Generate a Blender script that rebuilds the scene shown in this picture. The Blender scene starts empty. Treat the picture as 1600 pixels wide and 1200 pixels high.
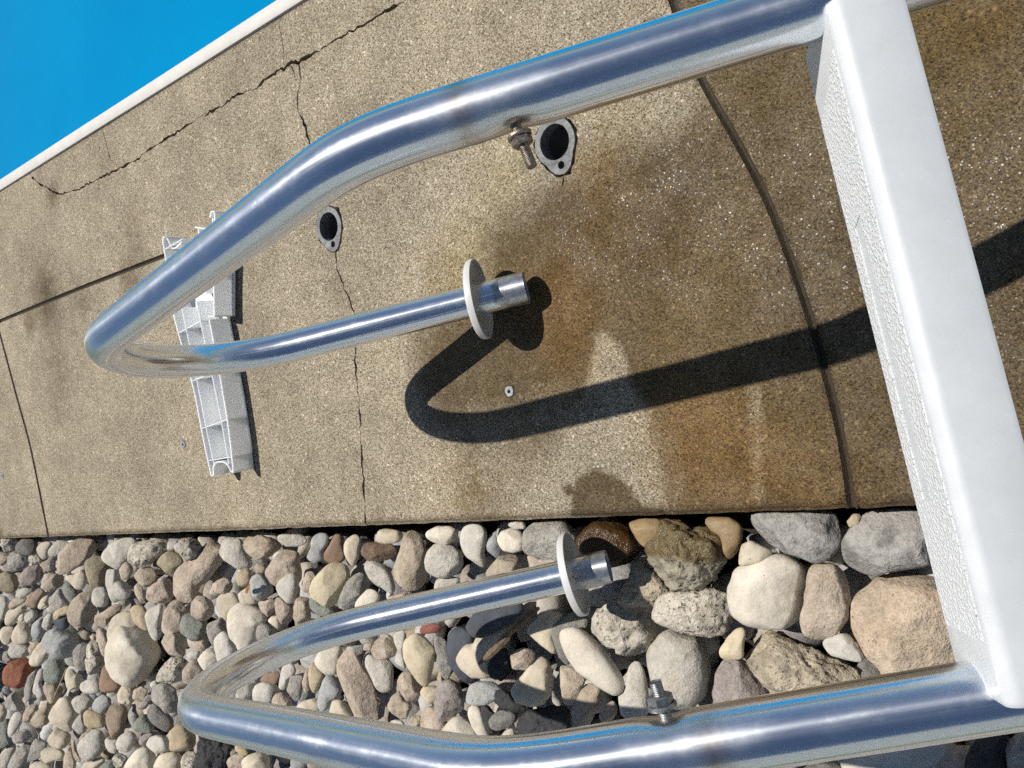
import bpy, bmesh, math, random
import numpy as np
from mathutils import Vector, Matrix, noise
from mathutils.geometry import delaunay_2d_cdt

# ------------------------------------------------------------------ camera, sky, sun, exposure
scene = bpy.context.scene
COL = scene.collection
F_PX = 1315.28                      # focal length in pixels of the 1600 px wide photograph
CAM = np.array([0.0, 0.0, 1.016197])
RIGHT = np.array([-0.767417, 0.160349, -0.620773])
UP = np.array([-0.120324, -0.987037, -0.106209])
FWD = np.array([0.629756, 0.006813, -0.776763])
SUN = np.array([0.290168, -0.346751, 0.891945]); SUN /= np.linalg.norm(SUN)

cam = bpy.data.cameras.new("camera")
cam_o = bpy.data.objects.new("camera", cam)
COL.objects.link(cam_o)
m = Matrix.Identity(4)
for r in range(3):
    m[r][0], m[r][1], m[r][2], m[r][3] = RIGHT[r], UP[r], -FWD[r], CAM[r]
cam_o.matrix_world = m
cam.sensor_width = 36.0
cam.lens = F_PX / 1600.0 * 36.0
cam.clip_start = 0.01
cam.clip_end = 500.0
scene.camera = cam_o

world = bpy.data.worlds.new("World")
scene.world = world
world.use_nodes = True
nt = world.node_tree
bg = nt.nodes["Background"]
sky = nt.nodes.new("ShaderNodeTexSky")
sky.sky_type = 'NISHITA'
sky.sun_disc = False
sky.sun_elevation = math.asin(SUN[2])
sky.sun_rotation = math.atan2(SUN[0], SUN[1])
sky.air_density = 1.0
sky.dust_density = 0.1
sky.ozone_density = 3.5
nt.links.new(sky.outputs[0], bg.inputs[0])
bg.inputs[1].default_value = 0.056

sun = bpy.data.lights.new("sun", 'SUN')
sun.energy = 4.8
sun.angle = math.radians(0.5)
sun.color = (1.0, 0.955, 0.89)
sun_o = bpy.data.objects.new("sun", sun)
COL.objects.link(sun_o)
sun_o.rotation_euler = Vector(-SUN).to_track_quat('-Z', 'Y').to_euler()

scene.view_settings.view_transform = 'Standard'
scene.view_settings.look = 'None'
scene.view_settings.exposure = 0.0
scene.view_settings.gamma = 1.0
scene.view_settings.use_curve_mapping = False
scene.cycles.max_bounces = 4
scene.cycles.diffuse_bounces = 2
scene.cycles.glossy_bounces = 3
scene.cycles.transmission_bounces = 2
scene.cycles.use_denoising = False
scene.cycles.use_adaptive_sampling = True
scene.cycles.adaptive_threshold = 0.03
scene.cycles.adaptive_min_samples = 16
scene.cycles.sample_clamp_indirect = 4.0

rng = np.random.default_rng(7)
random.seed(7)

# ------------------------------------------------------------------ helpers
def ray(px, py):
    return FWD + RIGHT * ((px - 800.0) / F_PX) - UP * ((py - 600.0) / F_PX)

def G(px, py, z=0.0):
    d = ray(px, py)
    return CAM + d * ((z - CAM[2]) / d[2])

def G2(px, py, z=0.0):
    p = G(px, py, z)
    return (p[0], p[1])

def lin(c):
    c = np.asarray(c, float) / 255.0
    return np.where(c <= 0.04045, c / 12.92, ((c + 0.055) / 1.055) ** 2.4)

def link(o, parent=None):
    COL.objects.link(o)
    if parent is not None:
        o.parent = parent
    return o

def mesh_obj(name, verts, faces, mat, parent=None, smooth=False, attrs=None):
    me = bpy.data.meshes.new(name)
    me.from_pydata([tuple(v) for v in verts], [], [tuple(f) for f in faces])
    me.update()
    if smooth:
        me.polygons.foreach_set('use_smooth', [True] * len(me.polygons))
    if mat is not None:
        me.materials.append(mat)
    for k, a in (attrs or {}).items():
        a = np.asarray(a, np.float32)
        if a.ndim == 1:
            at = me.attributes.new(k, 'FLOAT', 'POINT'); at.data.foreach_set('value', a)
        else:
            at = me.attributes.new(k, 'FLOAT_COLOR', 'POINT'); at.data.foreach_set('color', a.ravel())
    o = bpy.data.objects.new(name, me)
    return link(o, parent)

def bm_obj(name, bm, mat, parent=None, smooth=False):
    me = bpy.data.meshes.new(name)
    bmesh.ops.recalc_face_normals(bm, faces=bm.faces)
    bm.to_mesh(me); bm.free()
    if smooth:
        me.polygons.foreach_set('use_smooth', [True] * len(me.polygons))
    if mat is not None:
        me.materials.append(mat)
    return link(bpy.data.objects.new(name, me), parent)

def empty(name, loc=(0, 0, 0)):
    o = bpy.data.objects.new(name, None)
    o.empty_display_size = 0.05
    o.location = loc
    return link(o)

def tag(o, label, cat, group=None):
    o['label'] = label; o['category'] = cat
    if group:
        o['group'] = group
    return o

def adopt(child, parent):
    "parent without moving: parents only carry a translation"
    child.parent = parent
    child.matrix_parent_inverse = Matrix.Translation(-parent.location)
    return child

def auto_smooth(o, deg=35):
    me = o.data
    me.polygons.foreach_set('use_smooth', [True] * len(me.polygons))
    bm = bmesh.new(); bm.from_mesh(me)
    for e in bm.edges:
        if len(e.link_faces) == 2 and e.calc_face_angle(0) > math.radians(deg):
            e.smooth = False
    bm.to_mesh(me); bm.free()

def poly_sdf(P, poly):
    "signed distance of points P (n,2) to polygon, negative inside"
    poly = np.asarray(poly, float)
    d = np.full(len(P), 1e9); inside = np.zeros(len(P), bool)
    n = len(poly)
    for i in range(n):
        a, b = poly[i], poly[(i + 1) % n]
        e = b - a; w = P - a
        t = np.clip((w @ e) / (e @ e + 1e-15), 0, 1)
        d = np.minimum(d, np.hypot(*(w - t[:, None] * e).T))
        c = ((a[1] > P[:, 1]) != (b[1] > P[:, 1]))
        x = a[0] + (P[:, 1] - a[1]) * e[0] / (e[1] if abs(e[1]) > 1e-15 else 1e-15)
        inside ^= c & (P[:, 0] < x)
    return np.where(inside, -d, d)

def sstep(x):
    x = np.clip(x, 0, 1)
    return x * x * (3 - 2 * x)

# ------------------------------------------------------------------ materials
def new_mat(name):
    mt = bpy.data.materials.new(name)
    mt.use_nodes = True
    t = mt.node_tree
    return mt, t, t.nodes["Principled BSDF"]

def N(t, kind, **kw):
    n = t.nodes.new(kind)
    for k, v in kw.items():
        if k == 'inp':
            for i, val in v.items():
                n.inputs[i].default_value = val
        else:
            setattr(n, k, v)
    return n

def L(t, a, b):
    t.links.new(a, b)

def ramp(t, fac, stops):
    n = N(t, 'ShaderNodeValToRGB')
    el = n.color_ramp.elements
    while len(el) > 1:
        el.remove(el[-1])
    el[0].position = stops[0][0]; el[0].color = (*stops[0][1], 1)
    for p, c in stops[1:]:
        e = el.new(p); e.color = (*c, 1)
    L(t, fac, n.inputs[0])
    return n

def mixc(t, fac, a, b, blend='MIX'):
    n = N(t, 'ShaderNodeMix', data_type='RGBA', blend_type=blend)
    for sock, v in ((0, fac), (6, a), (7, b)):
        if hasattr(v, 'is_output'):
            L(t, v, n.inputs[sock])
        elif sock == 0:
            n.inputs[0].default_value = v
        else:
            n.inputs[sock].default_value = (*v, 1) if len(v) == 3 else v
    return n.outputs[2]

def math_n(t, op, a, b=None, c=None, clamp=False):
    n = N(t, 'ShaderNodeMath', operation=op, use_clamp=clamp)
    for i, v in enumerate((a, b, c)):
        if v is None:
            continue
        if hasattr(v, 'is_output'):
            L(t, v, n.inputs[i])
        else:
            n.inputs[i].default_value = v
    return n.outputs[0]

def noise_n(t, vec, scale, detail=4, rough=0.6):
    n = N(t, 'ShaderNodeTexNoise')
    n.inputs['Scale'].default_value = scale
    n.inputs['Detail'].default_value = detail
    n.inputs['Roughness'].default_value = rough
    L(t, vec, n.inputs['Vector'])
    return n

def maprange(t, v, a, b, c=0.0, d=1.0):
    n = N(t, 'ShaderNodeMapRange')
    L(t, v, n.inputs[0])
    for i, x in zip((1, 2, 3, 4), (a, b, c, d)):
        n.inputs[i].default_value = x
    return n.outputs[0]

def mat_concrete(name, dirt=0.0):
    mt, t, b = new_mat(name)
    pos = N(t, 'ShaderNodeNewGeometry').outputs['Position']
    # sand grains
    v1 = N(t, 'ShaderNodeTexVoronoi'); v1.inputs['Scale'].default_value = 620; L(t, pos, v1.inputs['Vector'])
    v2 = N(t, 'ShaderNodeTexVoronoi'); v2.inputs['Scale'].default_value = 170; L(t, pos, v2.inputs['Vector'])
    sep = N(t, 'ShaderNodeSeparateColor'); L(t, v1.outputs['Color'], sep.inputs[0])
    sep2 = N(t, 'ShaderNodeSeparateColor'); L(t, v2.outputs['Color'], sep2.inputs[0])
    grain = ramp(t, sep.outputs[0], [(0.0, (0.075, 0.058, 0.036)), (0.15, (0.18, 0.147, 0.10)), (0.42, (0.30, 0.256, 0.188)),
                                     (0.80, (0.40, 0.35, 0.268)), (1.0, (0.60, 0.55, 0.46))])
    grain.color_ramp.interpolation = 'LINEAR'
    # a few pale and dark larger grains
    pale = math_n(t, 'GREATER_THAN', sep2.outputs[1], 0.965)
    peb = math_n(t, 'MULTIPLY', pale, maprange(t, v2.outputs['Distance'], 0.30, 0.42, 1, 0))
    col = mixc(t, peb, grain.outputs[0], (0.66, 0.58, 0.46))
    dark = math_n(t, 'LESS_THAN', sep2.outputs[1], 0.02)
    dkm = math_n(t, 'MULTIPLY', dark, maprange(t, v2.outputs['Distance'], 0.2, 0.35, 0.85, 0))
    col = mixc(t, dkm, col, (0.05, 0.04, 0.03))
    n_big = noise_n(t, pos, 3.2, 5, 0.6)
    n_mid = noise_n(t, pos, 17, 5, 0.65)
    tone = math_n(t, 'ADD', maprange(t, n_big.outputs[0], 0.3, 0.7, 0.74, 1.14), maprange(t, n_mid.outputs[0], 0.3, 0.7, -0.13, 0.13))
    hv = N(t, 'ShaderNodeVectorMath', operation='SCALE'); L(t, col, hv.inputs[0]); L(t, tone, hv.inputs['Scale'])
    col = mixc(t, 1.0, hv.outputs[0], (1.02, 0.995, 0.93), 'MULTIPLY')
    n_w = noise_n(t, pos, 7.5, 5, 0.7)
    col = mixc(t, maprange(t, n_w.outputs[0], 0.54, 0.74, 0, 0.45), col, mixc(t, 1.0, col, (0.66, 0.61, 0.54), 'MULTIPLY'))
    # stains baked on the vertices: wet, rust, moss, dirt
    aw = N(t, 'ShaderNodeAttribute', attribute_name='wet').outputs['Fac']
    ar = N(t, 'ShaderNodeAttribute', attribute_name='rust').outputs['Fac']
    ad = N(t, 'ShaderNodeAttribute', attribute_name='dirt').outputs['Fac']
    n_ed = noise_n(t, pos, 38, 6, 0.7)
    def rough_edge(a, amp):
        return math_n(t, 'ADD', a, math_n(t, 'MULTIPLY', math_n(t, 'SUBTRACT', n_ed.outputs[0], 0.5), amp))
    n_lo = noise_n(t, pos, 8.5, 4, 0.6)
    awb = math_n(t, 'ADD', aw, math_n(t, 'MULTIPLY', math_n(t, 'SUBTRACT', n_lo.outputs[0], 0.5), math_n(t, 'MULTIPLY', math_n(t, 'MULTIPLY', aw, math_n(t, 'SUBTRACT', 1.0, aw)), 5.0)))
    wet = maprange(t, rough_edge(awb, 0.6), 0.18, 0.80)
    rust = maprange(t, rough_edge(ar, 0.8), 0.15, 0.95)
    dirtm = maprange(t, rough_edge(ad, 0.9), 0.15, 0.9)
    wcol = mixc(t, 1.0, col, mixc(t, rust, (0.345, 0.29, 0.20), (0.46, 0.32, 0.15)), 'MULTIPLY')
    dcol = mixc(t, rust, col, mixc(t, 1.0, col, (0.78, 0.60, 0.38), 'MULTIPLY'))
    col = mixc(t, wet, dcol, wcol)
    col = mixc(t, dirtm, col, mixc(t, 1.0, col, (0.36, 0.30, 0.22), 'MULTIPLY'))
    am = N(t, 'ShaderNodeAttribute', attribute_name='moss').outputs['Fac']
    col = mixc(t, maprange(t, rough_edge(am, 0.9), 0.25, 1.1, 0, 0.5), col, mixc(t, 1.0, col, (0.88, 0.84, 0.50), 'MULTIPLY'))
    if dirt:
        col = mixc(t, dirt, col, (0.035, 0.026, 0.016))
    L(t, col, b.inputs['Base Color'])
    shine = maprange(t, n_mid.outputs[0], 0.42, 0.66)
    gl = math_n(t, 'MULTIPLY', wet, shine)
    rr = math_n(t, 'SUBTRACT', 0.95, math_n(t, 'MULTIPLY', gl, 0.45))
    L(t, rr, b.inputs['Roughness'])
    b.inputs['Specular IOR Level'].default_value = 0.32
    h = math_n(t, 'ADD', math_n(t, 'MULTIPLY', v1.outputs['Distance'], -0.5), math_n(t, 'MULTIPLY', n_mid.outputs[0], 1.2))
    h = math_n(t, 'ADD', h, math_n(t, 'MULTIPLY', v2.outputs['Distance'], -0.35))
    bp = N(t, 'ShaderNodeBump'); bp.inputs['Strength'].default_value = 0.75; bp.inputs['Distance'].default_value = 0.0022
    L(t, h, bp.inputs['Height']); L(t, bp.outputs[0], b.inputs['Normal'])
    # thin water film on the wet part: glints off the tilted grains
    v3 = N(t, 'ShaderNodeTexVoronoi'); v3.inputs['Scale'].default_value = 640; L(t, pos, v3.inputs['Vector'])
    sb_ = N(t, 'ShaderNodeVectorMath', operation='SUBTRACT'); L(t, v3.outputs['Color'], sb_.inputs[0]); sb_.inputs[1].default_value = (0.5, 0.5, 0.5)
    sc_ = N(t, 'ShaderNodeVectorMath', operation='MULTIPLY'); L(t, sb_.outputs[0], sc_.inputs[0]); sc_.inputs[1].default_value = (1.0, 1.0, 0.2)
    gn = N(t, 'ShaderNodeNewGeometry').outputs['Normal']
    ad_ = N(t, 'ShaderNodeVectorMath', operation='ADD'); L(t, gn, ad_.inputs[0]); L(t, sc_.outputs[0], ad_.inputs[1])
    nz_ = N(t, 'ShaderNodeVectorMath', operation='NORMALIZE'); L(t, ad_.outputs[0], nz_.inputs[0])
    L(t, nz_.outputs[0], b.inputs['Coat Normal'])
    af = N(t, 'ShaderNodeAttribute', attribute_name='film').outputs['Fac']
    L(t, math_n(t, 'MULTIPLY', math_n(t, 'MULTIPLY', wet, af), maprange(t, n_mid.outputs[0], 0.34, 0.60, 0, 0.7)), b.inputs['Coat Weight'])
    b.inputs['Coat Roughness'].default_value = 0.29
    b.inputs['Coat IOR'].default_value = 1.4
    return mt

def mat_stone():
    mt, t, b = new_mat("river_stone")
    tc = N(t, 'ShaderNodeTexCoord').outputs['Object']
    oi = N(t, 'ShaderNodeObjectInfo').outputs['Random']
    off = math_n(t, 'MULTIPLY', oi, 37.0)
    va = N(t, 'ShaderNodeVectorMath', operation='ADD'); L(t, tc, va.inputs[0]); L(t, off, va.inputs[1])
    vec = va.outputs[0]
    ac = N(t, 'ShaderNodeAttribute', attribute_name='tone').outputs['Color']
    aw = N(t, 'ShaderNodeAttribute', attribute_name='wet').outputs['Fac']
    ap = N(t, 'ShaderNodeAttribute', attribute_name='pit').outputs['Fac']
    n1 = noise_n(t, vec, 16, 4, 0.62)
    n2 = noise_n(t, vec, 110, 3, 0.7)
    n3 = noise_n(t, vec, 420, 2, 0.6)
    grit = maprange(t, ap, 0, 0.25, 0.38, 1.0)
    f23 = math_n(t, 'ADD', maprange(t, n2.outputs[0], 0.3, 0.7, -0.22, 0.20), maprange(t, n3.outputs[0], 0.25, 0.75, -0.22, 0.20))
    f = math_n(t, 'ADD', maprange(t, n1.outputs[0], 0.28, 0.72, 0.78, 1.14), math_n(t, 'MULTIPLY', f23, grit))
    hv = N(t, 'ShaderNodeVectorMath', operation='SCALE'); L(t, ac, hv.inputs[0]); L(t, f, hv.inputs['Scale'])
    col = hv.outputs[0]
    # ochre veins / iron bloom
    nv = noise_n(t, vec, 7.0, 5, 0.7)
    col = mixc(t, math_n(t, 'MULTIPLY', maprange(t, nv.outputs[0], 0.60, 0.74), 0.42), col, mixc(t, 1.0, col, (0.95, 0.78, 0.55), 'MULTIPLY'))
    # small dark pits
    npit = noise_n(t, vec, 150, 2, 0.5)
    thr = maprange(t, ap, 0, 1, 0.74, 0.61)
    pitm = math_n(t, 'MULTIPLY', math_n(t, 'SUBTRACT', npit.outputs[0], thr), 18.0, clamp=True)
    pitm = math_n(t, 'MULTIPLY', pitm, maprange(t, n1.outputs[0], 0.40, 0.55))
    col = mixc(t, math_n(t, 'MULTIPLY', pitm, 0.8), col, (0.05, 0.04, 0.03))
    col = mixc(t, aw, col, mixc(t, 1.0, col, (0.48, 0.40, 0.27), 'MULTIPLY'))
    L(t, col, b.inputs['Base Color'])
    L(t, maprange(t, aw, 0, 1, 0.88, 0.2), b.inputs['Roughness'])
    b.inputs['Specular IOR Level'].default_value = 0.3
    h = math_n(t, 'ADD', math_n(t, 'MULTIPLY', n2.outputs[0], 0.9), math_n(t, 'MULTIPLY', n3.outputs[0], 0.35))
    h = math_n(t, 'ADD', h, math_n(t, 'MULTIPLY', n1.outputs[0], 1.6))
    h = math_n(t, 'SUBTRACT', h, math_n(t, 'MULTIPLY', pitm, 0.9))
    bp = N(t, 'ShaderNodeBump'); bp.inputs['Distance'].default_value = 0.007; L(t, math_n(t, 'MULTIPLY', grit, 0.65), bp.inputs['Strength'])
    L(t, h, bp.inputs['Height']); L(t, bp.outputs[0], b.inputs['Normal'])
    return mt

def mat_chrome():
    mt, t, b = new_mat("polished_stainless")
    pos = N(t, 'ShaderNodeNewGeometry').outputs['Position']
    at = N(t, 'ShaderNodeAttribute', attribute_name='tint').outputs['Fac']
    adl = N(t, 'ShaderNodeAttribute', attribute_name='dull').outputs['Fac']
    n1 = noise_n(t, pos, 14, 5, 0.65)
    n2 = noise_n(t, pos, 90, 4, 0.7)
    n3 = noise_n(t, pos, 260, 3, 0.7)
    sm = maprange(t, n1.outputs[0], 0.48, 0.70)
    scr = maprange(t, n2.outputs[0], 0.58, 0.72)
    edge = math_n(t, 'ADD', adl, math_n(t, 'MULTIPLY', math_n(t, 'SUBTRACT', n2.outputs[0], 0.5), 0.5))
    dull = maprange(t, edge, 0.42, 0.58)
    tint = math_n(t, 'MULTIPLY', at, maprange(t, n2.outputs[0], 0.3, 0.6, 0.45, 1.0))
    col = mixc(t, tint, (0.85, 0.89, 0.94), (0.50, 0.40, 0.29))  # pale blue-tinted base adds sky reflection to the steel's colour
    col = mixc(t, dull, col, mixc(t, maprange(t, n2.outputs[0], 0.40, 0.62), (0.62, 0.63, 0.64), (0.40, 0.41, 0.43)))
    L(t, col, b.inputs['Base Color'])
    L(t, maprange(t, dull, 0, 1, 1.0, 0.8), b.inputs['Metallic'])
    r = math_n(t, 'ADD', 0.17, math_n(t, 'MULTIPLY', sm, 0.09))
    r = math_n(t, 'ADD', r, math_n(t, 'MULTIPLY', math_n(t, 'MULTIPLY', scr, sm), 0.14))
    r = math_n(t, 'ADD', r, math_n(t, 'MULTIPLY', tint, 0.18))
    r = math_n(t, 'ADD', r, math_n(t, 'MULTIPLY', dull, 0.18))
    L(t, r, b.inputs['Roughness'])
    bp = N(t, 'ShaderNodeBump'); bp.inputs['Strength'].default_value = 0.06; bp.inputs['Distance'].default_value = 0.002
    L(t, math_n(t, 'ADD', n1.outputs[0], math_n(t, 'MULTIPLY', n3.outputs[0], math_n(t, 'ADD', 0.05, math_n(t, 'MULTIPLY', dull, 1.5)))), bp.inputs['Height'])
    L(t, bp.outputs[0], b.inputs['Normal'])
    tg = N(t, 'ShaderNodeTangent', direction_type='UV_MAP', uv_map='along'); L(t, tg.outputs[0], b.inputs['Tangent'])
    b.inputs['Anisotropic'].default_value = 0.85
    ah = N(t, 'ShaderNodeAttribute', attribute_name='haze').outputs['Fac']
    b2 = N(t, 'ShaderNodeBsdfPrincipled'); b2.inputs['Metallic'].default_value = 1.0
    L(t, col, b2.inputs['Base Color']); b2.inputs['Roughness'].default_value = 0.42; b2.inputs['Anisotropic'].default_value = 0.5
    L(t, tg.outputs[0], b2.inputs['Tangent']); L(t, bp.outputs[0], b2.inputs['Normal'])
    uvn = N(t, 'ShaderNodeUVMap', uv_map='along')
    mp = N(t, 'ShaderNodeMapping'); mp.inputs['Scale'].default_value = (26, 5, 1); L(t, uvn.outputs[0], mp.inputs[0])
    ns_ = noise_n(t, mp.outputs[0], 1.6, 5, 0.68)
    mp2 = N(t, 'ShaderNodeMapping'); mp2.inputs['Scale'].default_value = (7, 34, 1); L(t, uvn.outputs[0], mp2.inputs[0])
    ns2 = noise_n(t, mp2.outputs[0], 1.0, 4, 0.6)
    fz = math_n(t, 'ADD', maprange(t, ns_.outputs[0], 0.50, 0.76, 0.11, 0.30), maprange(t, ns2.outputs[0], 0.48, 0.70, 0, 0.16))
    fz = math_n(t, 'ADD', fz, math_n(t, 'MULTIPLY', ah, maprange(t, ns_.outputs[0], 0.3, 0.6, 0.2, 0.55)), clamp=True)
    mx = N(t, 'ShaderNodeMixShader'); L(t, fz, mx.inputs[0]); L(t, b.outputs[0], mx.inputs[1]); L(t, b2.outputs[0], mx.inputs[2])
    L(t, mx.outputs[0], t.nodes['Material Output'].inputs[0])
    return mt

def mat_plain(name, col, rough=0.6, metal=0.0, var=0.12, scale=40, bump=0.0, bdist=0.002, spec=0.5, sss=0.0, bscale=None):
    mt, t, b = new_mat(name)
    pos = N(t, 'ShaderNodeNewGeometry').outputs['Position']
    n1 = noise_n(t, pos, scale, 5, 0.65)
    n0 = noise_n(t, pos, scale * 0.18, 4, 0.6)
    f = math_n(t, 'ADD', maprange(t, n1.outputs[0], 0.3, 0.7, 1 - var, 1 + var * 0.6), maprange(t, n0.outputs[0], 0.3, 0.7, -var * 0.6, var * 0.4))
    hv = N(t, 'ShaderNodeVectorMath', operation='SCALE')
    hv.inputs[0].default_value = col; L(t, f, hv.inputs['Scale'])
    L(t, hv.outputs[0], b.inputs['Base Color'])
    L(t, maprange(t, n1.outputs[0], 0.3, 0.7, max(0.02, rough - 0.08), min(1, rough + 0.08)), b.inputs['Roughness'])
    b.inputs['Metallic'].default_value = metal
    b.inputs['Specular IOR Level'].default_value = spec
    if sss:
        b.inputs['Subsurface Weight'].default_value = sss
        b.inputs['Subsurface Radius'].default_value = (0.01, 0.01, 0.01)
    if bump:
        nb = noise_n(t, pos, bscale or scale * 3, 4, 0.6)
        bp = N(t, 'ShaderNodeBump'); bp.inputs['Strength'].default_value = bump; bp.inputs['Distance'].default_value = bdist
        L(t, nb.outputs[0], bp.inputs['Height']); L(t, bp.outputs[0], b.inputs['Normal'])
    return mt

def mat_water():
    mt, t, b = new_mat("pool_water")
    pos = N(t, 'ShaderNodeNewGeometry').outputs['Position']
    n1 = noise_n(t, pos, 2.2, 3, 0.5)
    n2 = noise_n(t, pos, 150, 3, 0.6)
    c = mixc(t, maprange(t, n1.outputs[0], 0.3, 0.7), (0.0, 0.215, 0.46), (0.0, 0.245, 0.50))
    c = mixc(t, maprange(t, n2.outputs[0], 0.4, 0.6, 0, 0.25), c, (0.0, 0.20, 0.43))
    L(t, c, b.inputs['Base Color'])
    b.inputs['Roughness'].default_value = 0.12
    b.inputs['IOR'].default_value = 1.33
    b.inputs['Specular IOR Level'].default_value = 0.3
    nb = noise_n(t, pos, 9, 3, 0.5)
    bp = N(t, 'ShaderNodeBump'); bp.inputs['Strength'].default_value = 0.08; bp.inputs['Distance'].default_value = 0.02
    L(t, nb.outputs[0], bp.inputs['Height']); L(t, bp.outputs[0], b.inputs['Normal'])
    return mt

def mat_grip():
    mt, t, b = new_mat("white_grip_plastic")
    pos = N(t, 'ShaderNodeNewGeometry').outputs['Position']
    nb = noise_n(t, pos, 360, 1.0, 0.5)
    h = maprange(t, nb.outputs[0], 0.44, 0.60)
    L(t, mixc(t, h, (0.66, 0.68, 0.68), (0.75, 0.765, 0.765)), b.inputs['Base Color'])  # bump tops paler than the valleys: sparkle put into the colour
    b.inputs['Roughness'].default_value = 0.38
    bp = N(t, 'ShaderNodeBump'); bp.inputs['Strength'].default_value = 0.75; bp.inputs['Distance'].default_value = 0.0009
    L(t, h, bp.inputs['Height']); L(t, bp.outputs[0], b.inputs['Normal'])
    return mt

M_CONC = mat_concrete("aggregate_concrete")
M_JOINT = mat_concrete("joint_concrete", dirt=0.85)
M_STONE = mat_stone()
M_CHROME = mat_chrome()
M_WATER = mat_water()
M_COPING = mat_plain("cream_vinyl_coping", (0.66, 0.63, 0.575), 0.5, var=0.06, scale=30, bump=0.1)
M_WHITE = mat_plain("white_moulded_plastic", (0.63, 0.652, 0.665), 0.36, var=0.055, scale=34, bump=0.05, bdist=0.001, spec=0.45)
M_FLANGE = mat_plain("white_flange_plastic", (0.66, 0.65, 0.625), 0.42, var=0.04, scale=40)
M_GRIP = mat_grip()
M_OLDPL = mat_plain("weathered_white_plastic", (0.90, 0.925, 0.92), 0.5, var=0.05, scale=45, bump=0.1, bdist=0.001)
_t = M_OLDPL.node_tree
_b = _t.nodes['Principled BSDF']
_b.inputs['Subsurface Weight'].default_value = 0.9
_b.inputs['Subsurface Radius'].default_value = (1.0, 1.0, 1.0)
_b.inputs['Subsurface Scale'].default_value = 0.007
M_ALU = mat_plain("cast_aluminium", (0.225, 0.23, 0.225), 0.62, metal=0.3, var=0.5, scale=120, bump=0.8, bdist=0.0015)
M_BORE = mat_plain("shaded_socket_wall", (0.075, 0.078, 0.085), 0.6, metal=0.2, var=0.3, scale=60)  # darker than the casting: the bore's depth shade is in its colour
M_SOIL = mat_plain("dark_soil", (0.035, 0.028, 0.020), 0.95, var=0.4, scale=60, bump=0.8, bdist=0.01)
M_RUST = mat_plain("rusty_bolt_steel", (0.30, 0.245, 0.20), 0.42, metal=0.85, var=0.4, scale=220, bump=0.3)
M_BOLT = mat_plain("grey_bolt_steel", (0.36, 0.36, 0.35), 0.45, metal=0.95, var=0.25, scale=220, bump=0.2)
M_LEAD = mat_plain("lead_screw_plug", (0.30, 0.33, 0.34), 0.5, metal=0.4, var=0.3, scale=300, bump=0.4)
M_BLACK = mat_plain("hole_shade", (0.012, 0.011, 0.010), 0.9, var=0.2, scale=50)  # near-black colour puts the shade of the small holes into the material
M_GRASS = mat_plain("lawn", (0.06, 0.10, 0.03), 0.9, var=0.35, scale=12)
M_SIDING = mat_plain("pale_siding_paint", (0.56, 0.58, 0.57), 0.6, var=0.05, scale=4)
M_WOOD = mat_plain("driftwood", (0.20, 0.135, 0.085), 0.85, var=0.45, scale=110, bump=0.9, bdist=0.004)
M_BRICK = mat_plain("brick_red", (0.27, 0.10, 0.075), 0.9, var=0.3, scale=90, bump=0.6)
M_STRAW = mat_plain("dry_straw", (0.45, 0.36, 0.20), 0.8, var=0.2, scale=80)
M_LEAF = mat_plain("dry_orange_leaf", (0.36, 0.16, 0.035), 0.7, var=0.3, scale=120)

# ------------------------------------------------------------------ setting: ground, water, coping
DX0, DX1 = -1.8, 5.0
DECK_Y0, DECK_Y1 = -0.740, 0.230        # straightened deck strip; the real edges are the two lines below
def edge_pool(x): return -0.6999 - 0.02266 * x
def edge_bed(x): return 0.2164 + 0.0089 * x
def warp(P):
    P = np.array(P, float); t = (P[:, 1] - DECK_Y0) / (DECK_Y1 - DECK_Y0)
    return np.c_[P[:, 0], edge_pool(P[:, 0]) * (1 - t) + edge_bed(P[:, 0]) * t]
def unwarp(P):
    P = np.array(P, float); a, b = edge_pool(P[:, 0]), edge_bed(P[:, 0])
    return np.c_[P[:, 0], DECK_Y0 + (P[:, 1] - a) / (b - a) * (DECK_Y1 - DECK_Y0)]

g = mesh_obj("ground", [(-80, -80, -0.30), (80, -80, -0.30), (80, 80, -0.30), (-80, 80, -0.30)], [(0, 1, 2, 3)], M_GRASS)
g['kind'] = 'structure'
# water: a shallow body with its own sides, 9 cm below the coping
bm = bmesh.new()
bmesh.ops.create_cube(bm, size=1.0)
bmesh.ops.scale(bm, vec=(11.0, 5.2, 0.16), verts=bm.verts)
for v in bm.verts:
    v.co.y += -2.6
bmesh.ops.translate(bm, vec=(1.8, 0, -0.165), verts=bm.verts)
for v in bm.verts:
    v.co.y += edge_pool(v.co.x) - 0.02
w_o = bm_obj("pool_water", bm, M_WATER); w_o['kind'] = 'structure'

# coping: rounded cream strip, profile swept along X
def sweep_profile(name, prof, x0, x1, n, mat, jitter=0.0):
    vs, fs = [], []
    k = len(prof)
    for i in range(n + 1):
        x = x0 + (x1 - x0) * i / n
        dy = jitter * noise.noise(Vector((x * 1.3, 3.1, 0)))
        for (y, z) in prof:
            vs.append((x, y + dy + edge_pool(x), z))
    for i in range(n):
        for j in range(k - 1):
            a = i * k + j
            fs.append((a, a + 1, a + k + 1, a + k))
    o = mesh_obj(name, vs, fs, mat)
    auto_smooth(o, 40)
    return o
prof = [(-0.0045, -0.09), (-0.0045, -0.003), (-0.0055, 0.0), (-0.0075, 0.0012), (-0.020, 0.0018), (-0.030, 0.0012), (-0.0335, -0.001), (-0.0345, -0.006), (-0.0345, -0.020), (-0.030, -0.024), (-0.022, -0.025), (-0.022, -0.20)]
cp = sweep_profile("pool_coping", prof, DX0 - 2, DX1 + 2, 60, M_COPING, 0.002)
tag(cp, "cream coping strip running along the blue pool water's edge", "coping")

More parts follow.
